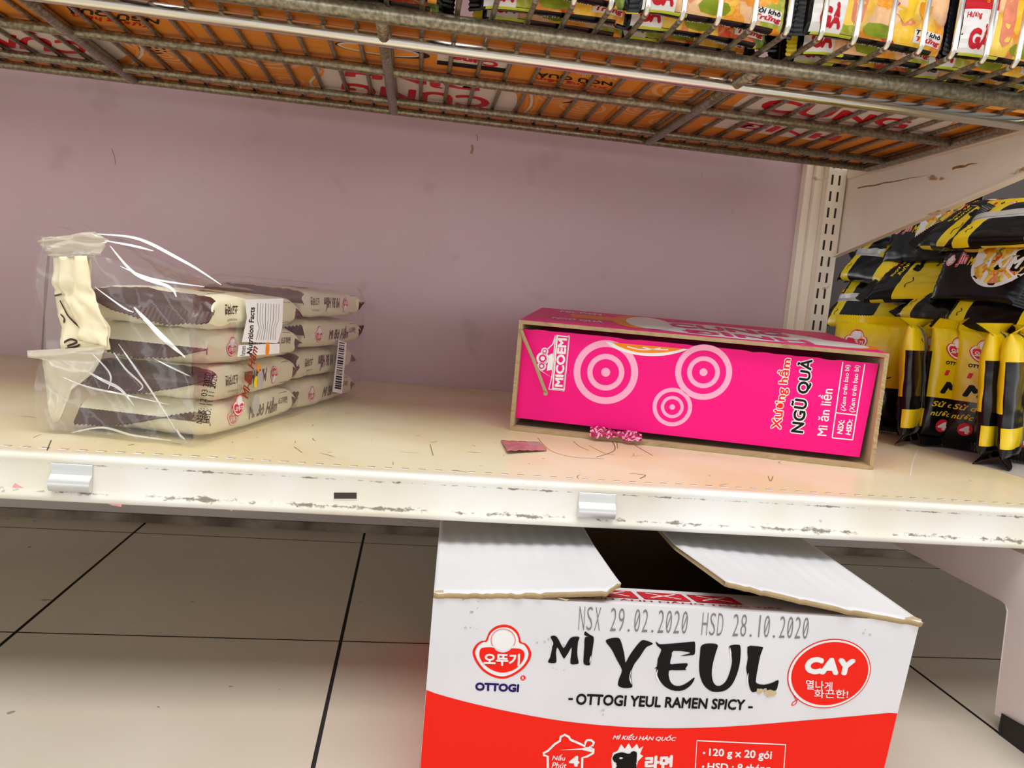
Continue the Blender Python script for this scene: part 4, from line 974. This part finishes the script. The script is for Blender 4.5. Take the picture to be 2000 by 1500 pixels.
# brush lettering
def br(pts, k=3): polypx(mb, fpn, [(1060 + x * .24, 1160 + y * .24) for x, y in (smooth(pts, k) if k else pts)], BLACKI, 2)
br([(62, 350), (85, 338), (115, 348), (142, 395), (170, 440), (198, 398), (225, 358), (262, 345), (300, 352), (288, 385), (280, 470), (285, 520), (292, 562), (262, 572), (225, 565), (230, 500), (236, 432), (208, 478), (178, 522), (168, 520), (142, 475), (118, 432), (108, 480), (112, 545), (95, 562), (42, 555), (60, 515), (76, 440), (80, 385)], 2)
br([(342, 355), (375, 347), (415, 352), (410, 420), (398, 500), (388, 560), (378, 580), (335, 570), (332, 520), (338, 430)], 2); br([(345, 303), (375, 325), (412, 346), (408, 354), (370, 345), (338, 333)], 2)
br([(512, 385), (545, 362), (600, 355), (630, 370), (655, 450), (668, 520), (674, 556), (700, 510), (740, 450), (800, 380), (840, 378), (895, 400), (880, 415), (840, 435), (790, 510), (745, 570), (722, 630), (720, 690), (730, 740), (722, 760), (680, 765), (640, 760), (612, 740), (620, 690), (640, 640), (640, 605), (600, 530), (560, 450)])
br([(918, 385), (940, 402), (960, 408), (1060, 402), (1210, 388), (1238, 392), (1240, 440), (1235, 490), (1200, 498), (1115, 505), (1190, 484), (1185, 472), (1064, 462), (1050, 500), (1036, 566), (1080, 568), (1170, 562), (1178, 580), (1160, 605), (1165, 618), (1080, 620), (1026, 624), (1030, 690), (1052, 730), (1090, 748), (1140, 740), (1190, 710), (1228, 680), (1235, 690), (1210, 735), (1160, 775), (1110, 788), (1050, 782), (990, 750), (950, 700), (925, 650), (924, 604), (895, 612), (928, 590), (935, 530), (960, 470), (960, 445), (930, 420)], 2)
br([(1285, 430), (1310, 408), (1350, 402), (1400, 404), (1425, 420), (1410, 470), (1385, 560), (1375, 640), (1385, 710), (1415, 745), (1455, 740), (1495, 700), (1525, 620), (1540, 540), (1528, 470), (1515, 430), (1540, 415), (1580, 412), (1608, 425), (1608, 520), (1590, 620), (1550, 720), (1500, 775), (1440, 795), (1370, 790), (1310, 740), (1278, 660), (1272, 570), (1280, 480)])
br([(1665, 430), (1720, 422), (1780, 430), (1792, 440), (1770, 500), (1750, 600), (1735, 690), (1740, 725), (1800, 738), (1870, 720), (1918, 698), (1912, 745), (1895, 785), (1830, 785), (1780, 770), (1730, 795), (1700, 795), (1680, 750), (1662, 650), (1655, 600), (1668, 520)], 2)
for pts, w in (([(720, 615), (708, 670), (716, 715), (726, 735)], .0008), ([(935, 612), (925, 660), (940, 700), (958, 742)], .0012), ([(1672, 640), (1664, 700), (1672, 760)], .0010), ([(1522, 430), (1528, 480), (1530, 540)], .0009), ([(392, 500), (382, 560)], .0008), ([(78, 380), (80, 420)], .0008)):
    strokepx(mb, fpn, smooth([(1060 + x * .24, 1160 + y * .24) for x, y in pts], 4, False), lambda t_, w=w: w * (1.1 - abs(2 * t_ - 1)), WHITEI, 3)
textpx(mb, fpn, q4(1126, 1354, 1456, 1366, 1453, 1387, 1124, 1376), 'OTTOGI YEUL RAMEN SPICY', BLACKI, 2, .032); polypx(mb, fpn, [(1110, 1363), (1119, 1363), (1119, 1367), (1110, 1367)], BLACKI, 2); polypx(mb, fpn, [(1461, 1379), (1470, 1379), (1470, 1383), (1461, 1383)], BLACKI, 2)
TEAR = mat('torn_board', (206, 184, 146), .9, var=.15, vscale=300)
R = random.Random(4)
for (x, y, r) in ((1483, 1349, 7), (1504, 1353, 10), (1494, 1346, 4)):
    polypx(mb, fpn, [(x + r * (1 + R.uniform(-.3, .3)) * math.cos(a_ * .52), y + r * .75 * (1 + R.uniform(-.3, .3)) * math.sin(a_ * .52)) for a_ in range(12)], TEAR, 4)
for pts in ([(849, 1153), (866, 1152), (868, 1166), (858, 1165), (850, 1170)], [(1766, 1206), (1782, 1203), (1799, 1209), (1800, 1219), (1788, 1216), (1776, 1214)], [(1088, 1167), (1112, 1170), (1106, 1173), (1096, 1170)]):
    polypx(mb, fpn, pts, TEAR, 3)
# round speech badge
def elpx(cx, cy, rx, ry, m, l, rot=-.06, r0=0.0):
    c_ = fpn.px(cx, cy); sx = abs(fpn.px(cx + rx, cy)[0] - c_[0]); sy = abs(fpn.px(cx, cy + ry)[1] - c_[1]); disc(mb, fpn, c_, sx, m, l, ry=sy, r0=r0, ang=-rot)
elpx(1619, 1315.5, 80.5, 68, REDI, 2); elpx(1619, 1315.5, 78.5, 66, WHITEI, 3); elpx(1620, 1315, 74.5, 62, REDI, 4)
strokepx(mb, fpn, smooth([(1562, 1363), (1556, 1367), (1549, 1371), (1546, 1377), (1552, 1376), (1556, 1370), (1553, 1364), (1549, 1356)], 4, False), .0006, REDI, 2)
textpx(mb, fpn, q4(1572, 1281, 1671, 1286, 1668, 1319, 1570, 1315), 'CAY', WHITEI, 5, .065, .12)
textpx(mb, fpn, q4(1573, 1326, 1625, 1331, 1624, 1348, 1573, 1345), '열나게', WHITEI, 5, .008); textpx(mb, fpn, q4(1589, 1345, 1656, 1346, 1655, 1363, 1589, 1362), '화끈한!', WHITEI, 5, .008)
# lower field: pot, lettering, panel of facts
def w_(pts, w=.0016, closed=False): strokepx(mb, fpn, pts, w, WHITEI, 2, closed)
def cr(x, y): return (1030 + x * .265, 1420 + y * .265)
w_([cr(150, 320), cr(150, 215), cr(120, 205), cr(118, 190), cr(150, 175), cr(200, 125), cr(240, 100), cr(245, 70), cr(275, 55), cr(305, 70), cr(318, 92), cr(380, 118), cr(425, 140), cr(425, 115), cr(440, 95), cr(470, 95), cr(490, 112), cr(480, 135), cr(455, 145), cr(488, 165), cr(485, 190), cr(440, 215), cr(405, 225), cr(402, 320)])
polypx(mb, fpn, [cr(x, y) for x, y in ((235, 168), (400, 155), (440, 145), (480, 160), (480, 185), (440, 175), (400, 165))], WHITEI, 2)
textpx(mb, fpn, q4(1079, 1472, 1104, 1473, 1104, 1485, 1078, 1484), 'Nấu', WHITEI, 2, .01, .2); textpx(mb, fpn, q4(1078, 1488, 1107, 1489, 1106, 1501, 1077, 1500), 'Phút', WHITEI, 2, .01, .2); textpx(mb, fpn, q4(1112, 1475, 1132, 1476, 1131, 1497, 1110, 1496), '4', WHITEI, 2, .04)
textpx(mb, fpn, q4(1198, 1431, 1321, 1435, 1320, 1448, 1196, 1445), 'MÌ KIỂU HÀN QUỐC', WHITEI, 2, .02, .25)
polypx(mb, fpn, [(1194, 1482), (1197, 1470), (1206, 1466), (1213, 1453), (1220, 1462), (1228, 1451), (1234, 1462), (1244, 1452), (1248, 1462), (1256, 1457), (1250, 1472), (1256, 1476), (1246, 1486), (1240, 1510), (1196, 1510)], WHITEI, 2)
textpx(mb, fpn, q4(1196, 1468, 1246, 1466, 1244, 1510, 1195, 1508), '열', BLACKI, 3, .07); textpx(mb, fpn, q4(1260, 1476, 1315, 1474, 1313, 1506, 1258, 1504), '라면', WHITEI, 2, .05)
w_([(1356, 1530), (1361, 1446), (1534, 1454), (1528, 1540)], .0009)
disc(mb, fpn, fpn.px(1375, 1470), .0009, WHITEI, 2, n=16); textpx(mb, fpn, q4(1385, 1461, 1508, 1466, 1506, 1487, 1384, 1480), '120 g x 20 gói', WHITEI, 2, .025)
disc(mb, fpn, fpn.px(1373, 1497), .0009, WHITEI, 2, n=16); textpx(mb, fpn, q4(1382, 1489, 1505, 1493, 1503, 1514, 1380, 1508), 'HSD : 8 tháng', WHITEI, 2, .025)
# scuffs
SCUFF = mat('grey_scuff', (196, 194, 198), .6)
for x, y in ((900, 1165), (925, 1190), (920, 1230), (1090, 1310), (1110, 1260), (1180, 1390), (940, 1170), (1060, 1250), (1690, 1235)):
    for k in range(3): disc(mb, fpn, fpn.px(x + R.uniform(-12, 12), y + R.uniform(-6, 6)), R.uniform(.0004, .0011), SCUFF, 1, n=10)
mb.v = [(x * (1 - TAP * (1 - z / WH)), y, z) for x, y, z in mb.v]
mb.build('carton_body', wc, bevel=.0012)
# top flaps: side flaps hinged at the left and right edges, the front one tucked below them
def flap(name, hinge_x, inner0, inner1, zt, sgn, seed, label):
    """hinge_x: x of hinge; inner0/inner1: reach at front / rear; zt: rise of the free edge"""
    mb = MB(); R = random.Random(seed); nu, nv = 40, 30
    jag = [R.random() ** 3 * .0035 for _ in range(nu + 1)]
    def f(u, v, low=0):
        reach = inner0 + (inner1 - inner0) * v; x = hinge_x + sgn * reach * u
        y = -.0005 - jag[int(u * nu)] * (.6 if low else 1) * (1 - v) + (WD - .001) * v
        if u > .9: y += (1 - v) ** 12 * (u - .9) * .16 * (1 if seed == 1 else .0)
        z = WH + .0008 + zt * (u ** 1.3) * (1 - .62 * min(1, v * 2.2)) + (.0005 * math.sin(u * 62) * max(0, math.sin(v * 3.4)) * .9) - low * .0038
        return V((x, y, z))
    top = [f(i / nu, j / nv) for j in range(nv + 1) for i in range(nu + 1)]; bot = [f(i / nu, j / nv, 1) for j in range(nv + 1) for i in range(nu + 1)]
    A = nu + 1; n = len(top); F = []; Mm = []
    for j in range(nv):
        for i in range(nu):
            a = j * A + i; F += [(a, a + 1, a + A + 1, a + A), (n + a, n + a + A, n + a + A + 1, n + a + 1)]; Mm += [CARTONW, KRAFTD]
    for i in range(nu): F += [(i, n + i, n + i + 1, i + 1), (nv * A + i, nv * A + i + 1, n + nv * A + i + 1, n + nv * A + i)]; Mm += [KRAFT, KRAFT]
    for j in range(nv):
        for i in (0, nu):
            a = j * A + i; F.append((a, a + A, n + a + A, n + a)); Mm.append(KRAFT)
    mb.add(top + bot, F, Mm, True)
    return tag(mb.build(name, wc), label)
lu = fpn.px(1222, 1150)[0]; ru = fpn.px(1415, 1150)[0]
flap('top_flap', 0.0, lu, lu - .002, .0095, 1, 1, 'left side flap'); flap('top_flap', WW, WW - ru, WW - ru + .003, .0205, -1, 2, 'right side flap with lifted corner')
mb = MB(); mb.prism([(ft, .001, WH), (WW - ft, .001, WH), (WW - .03, .058, WH - .0105), (.03, .058, WH - .0105)], (0, .0004, -.0035), CARTONW)
ffp = Loc(WM, (0, .001, WH + .0002), (1, 0, 0), V((0, .057, -.0105)), V((0, .0105, .057)))
c0_ = (lu + ru) / 2
text(mb, ffp, [(c0_ - .075, .016), (c0_ + .085, .016), (c0_ + .085, .009), (c0_ - .075, .009)], 'TRÁNH ÁNH NẮNG TRỰC TIẾP', CREDI, 2, .02)
for k in range(3):
    x = c0_ - .052 + .038 * k; poly(mb, ffp, [(x, .019), (x + .034, .019), (x + .034, .044), (x, .044)], CREDI, 2)
    stroke(mb, ffp, [(x + .006, .024), (x + .028, .040)], .002, WHITEI, 3); stroke(mb, ffp, [(x + .028, .024), (x + .006, .040)], .002, WHITEI, 3)
tag(mb.build('front_flap', wc), 'tucked front flap with red handling marks')

# ================================================================= black and yellow packets of the next bay
def yb_pack(i, style):
    p = Pack(0.098 if style != 'dark' else .105, 0.164, 0.026, 3.0, 0.010, 0.0016, 3.1 * i + 57)
    t = thing('yellow_noodle_packet' if style != 'dark' else 'black_noodle_packet', 'x', 'noodle packet')
    def fn(s, v):
        if style == 'dark': return BLK if abs(s) < p.G / 4 + .01 else [BLK, SILVER][int(abs(s) > p.G / 2 - .012)]
        if abs(s) < p.G / 4 * .93: return YEL if v > .062 else BLK
        # back and edges: yellow head, black middle, yellow foot band, black end
        if abs(s) > p.G / 2 - .006: return SILVER
        return YEL if v > .122 else (BLK if v > .046 else (YEL if v > .022 else BLK))
    mb = p.body(fn, (.022, .046, .062, .122), 72, 40)
    def q2(x0, x1, v0, v1): return [(x0, v1), (x1, v1), (x1, v0), (x0, v0)]
    if style != 'dark':
        emblem(mb, p, lambda x, y: ((x - 750) / 1500 * .044 - .020, .128 - (y - 690) / 1500 * .046), REDL, WHITEI, 1, True, BLACKI)
        text(mb, p, q2(-.036, -.002, .068, .084), 'Mì', BLACKI, 1, .06, .3); text(mb, p, q2(-.044, .006, .048, .058), 'Sử dụng', YELI, 1, .02, .3); text(mb, p, q2(-.044, .008, .036, .046), 'nước nóng', YELI, 1, .02, .3)
        disc(mb, p, (-.026, .026), .0085, REDL, 1, n=24); text(mb, p, q2(-.032, -.020, .020, .031), '4', WHITEI, 2, .04)
        poly(mb, p, [(-.012, .013), (.016, .013), (.016, .017), (-.012, .017)], ORANGEI, 1); poly(mb, p, [(-.034, .092), (-.029, .092), (-.027, .099), (-.032, .099)], REDL, 1)
        stroke(mb, p, smooth([(.010, .080), (.018, .084), (.024, .076), (.032, .078)], 4, False), .0016, BLACKI, 1)
        for s_, v_ in ((p.G / 2 - .022, .135), (-p.G / 2 + .022, .034)): stroke(mb, p, smooth([(s_, v_), (s_ + .004, v_ + .003), (s_ + .006, v_ - .002), (s_ + .012, v_)], 4, False), .0013, BLACKI, 1)
        poly(mb, p, [(p.G / 2 - .030, .011), (p.G / 2 - .014, .011), (p.G / 2 - .014, .0155), (p.G / 2 - .030, .0155)], ORANGEI, 1)
    else:
        # lettering runs along the length
        def L4(v0, v1, x0, x1): return [(x0, v0), (x0, v1), (x1, v1), (x1, v0)]
        emblem(mb, p, lambda x, y: ((y - 690) / 1500 * .026, .030 + (x - 750) / 1500 * .026), REDL, WHITEI, 1)
        text(mb, p, L4(.042, .060, -.012, .010), 'Jin', WHITEI, 1, .06, .2); text(mb, p, L4(.042, .060, -.012, .010), 'Jin', REDL, 2, .02, .2)
        disc(mb, p, (0, .112), .036, WHITEI, 1, ry=.042); disc(mb, p, (0, .112), .031, SOUP, 2, ry=.037)
        text(mb, p, L4(.062, .074, -.005, .007), 'Mì', YELI, 3, .03, .3); text(mb, p, L4(.078, .146, -.010, .010), 'LÁ KIM', WHITEI, 4, .04, .3)
    mb.build('wrapper', t)
    p.sealmb(-1, BLK, .8).build('end_seal', t); p.sealmb(1, YEL if style != 'dark' else BLK, 1.4).build('end_seal', t)
    p.fin(SILVER, .010, .8).build('back_fin', t)
    return t
protoY = [yb_pack(i, 'y') for i in range(3)]; protoD = [yb_pack(i, 'dark') for i in range(2)]
CAMH = V((CAM_LOC.x, CAM_LOC.y, 0))
R = random.Random(21)
# upright front row: (bottom-centre pixel, turn from facing the camera, shows back?, label)
row = [((1670, 840), 0.0, 0, 'standing yellow packet deepest in the row, behind the slotted upright'), ((1735, 848), .05, 0, 'standing yellow packet second deepest in the row, above the pink carton corner'),
       ((1822, 864), 0.0, 0, 'standing yellow packet right of the pink carton, partly behind a black packet edge'), ((1764, 868), 1.42, 1, 'standing packet turned edge-on, nearest the pink carton corner'),
       ((1852, 878), .6, 0, 'standing yellow packet with narrow face in the middle of the row'), ((1914, 890), .05, 0, 'standing bright yellow packet with wide face, left of two edge-on packets'),
       ((1923, 904), 1.40, 1, 'left one of two edge-on packets near the right photo edge'), ((1959, 912), 1.46, 1, 'right one of two edge-on packets near the right photo edge'), ((2034, 918), 0.0, 0, 'standing yellow packet cut off by the right photo edge')]
for i, (px, turn, bk, lab) in enumerate(row):
    b_ = on_z(*px, 0.0); d = (CAMH - V((b_.x, b_.y, 0))).normalized(); a = math.atan2(d.y, d.x) + turn * (1 if not bk else 1)
    f = V((math.cos(a), math.sin(a), 0)); lean = R.uniform(.03, .08)
    up_ = (V((0, 0, 1)) - f * lean).normalized()
    if bk: f = -f; up_ = (V((0, 0, 1)) + f * lean).normalized()
    f2 = (f - up_ * f.dot(up_)).normalized(); xax = up_.cross(f2)
    roll = R.uniform(-.05, .05); xa = xax * math.cos(roll) + up_ * math.sin(roll); ua = up_ * math.cos(roll) - xax * math.sin(roll)
    c = V((b_.x, b_.y, 0)) + V((.016, .012, 0)) + ua * .083 + V((0, 0, .002))
    place(protoY[i % 3], USED, lab, frame(c, xa, ua, f2), 'black and yellow packets standing in the next bay')
# packets lying in three stacks behind the standing row, long side along the shelf depth
R = random.Random(33); stname = ['nearest', 'middle', 'deepest']; hgt = ['bottom', 'second', 'third', 'fourth', 'fifth', 'sixth', 'seventh', 'eighth', 'ninth', 'tenth', 'eleventh', 'twelfth']
for si, (sx, sy, n) in enumerate(((0.842, 0.300, 12), (0.834, 0.468, 12), (0.815, 0.640, 12))):
    z = 0.016
    for k in range(n):
        dark = (si, k) in ((0, 6), (1, 8), (1, 5), (2, 6)); a = math.pi / 2 + R.uniform(-.22, .22); fl = -1 if R.random() < .5 else 1
        la = V((math.cos(a), math.sin(a), R.uniform(-.05, .05))) * (1 if R.random() < .5 else -1); roll = R.uniform(-.04, .22)
        nrm = V((-math.sin(roll), 0, math.cos(roll))) * fl; la.normalize(); nrm = (nrm - la * nrm.dot(la)).normalized()
        place((protoD[k % 2] if dark else protoY[(k + si) % 3]), USED, '%s packet lying %s from the bottom of the %s stack, next bay' % ('black' if dark else 'yellow and black', hgt[k], stname[si]) if k else '%s packet lying at the bottom of the %s stack, next bay' % ('yellow and black', stname[si]),
              frame((sx + R.uniform(-.014, .010), sy + R.uniform(-.006, .006), z), la.cross(nrm), la, nrm), 'black and yellow packets stacked in the next bay')
        z += 0.0292
# packets propped against the stacks
for (px, X, tz, kind, pi, yw, fl, lab) in (((1930, 516), .738, .25, 'd', 1, .0, 1, 'black packet with soup bowl picture and white lettering, propped on the nearest stack'),
                                 ((1815, 452), .775, .3, 'd', 1, .05, 1, 'black packet with pink badge propped high just below the bracket'),
                                 ((1905, 440), .755, .75, 'y', 0, -.15, 1, 'bright yellow packet lying over the propped black packet'),
                                 ((1995, 436), .735, 1.1, 'y', 1, .1, -1, 'packet with white fin resting on the soup bowl packet'),
                                 ((1800, 545), .757, .8, 'y', 2, .22, 1, 'packet with yellow wedge end sticking out above the standing row'),
                                 ((1720, 505), .765, .55, 'y', 1, -.1, -1, 'packet with white fin sticking out beside the upright, under the bracket'),
                                 ((1698, 592), .752, .5, 'y', 0, .1, -1, 'packet propped above the deep end of the standing row'),
                                 ((1865, 585), .750, .85, 'y', 0, -.1, -1, 'white-finned packet lying across the tops of the standing row'),
                                 ((1970, 590), .748, .6, 'y', 2, .12, -1, 'packet propped over the standing row at the right photo edge')):
    c = on_x(*px, X); la = V((.08 + yw, -1, -.04 + yw * .4)).normalized(); nrm = V((-.8, -.25, tz)) * fl; nrm = (nrm - la * nrm.dot(la)).normalized()
    place((protoD if kind == 'd' else protoY)[pi], USED, lab, frame(c, la.cross(nrm), la, nrm), None)
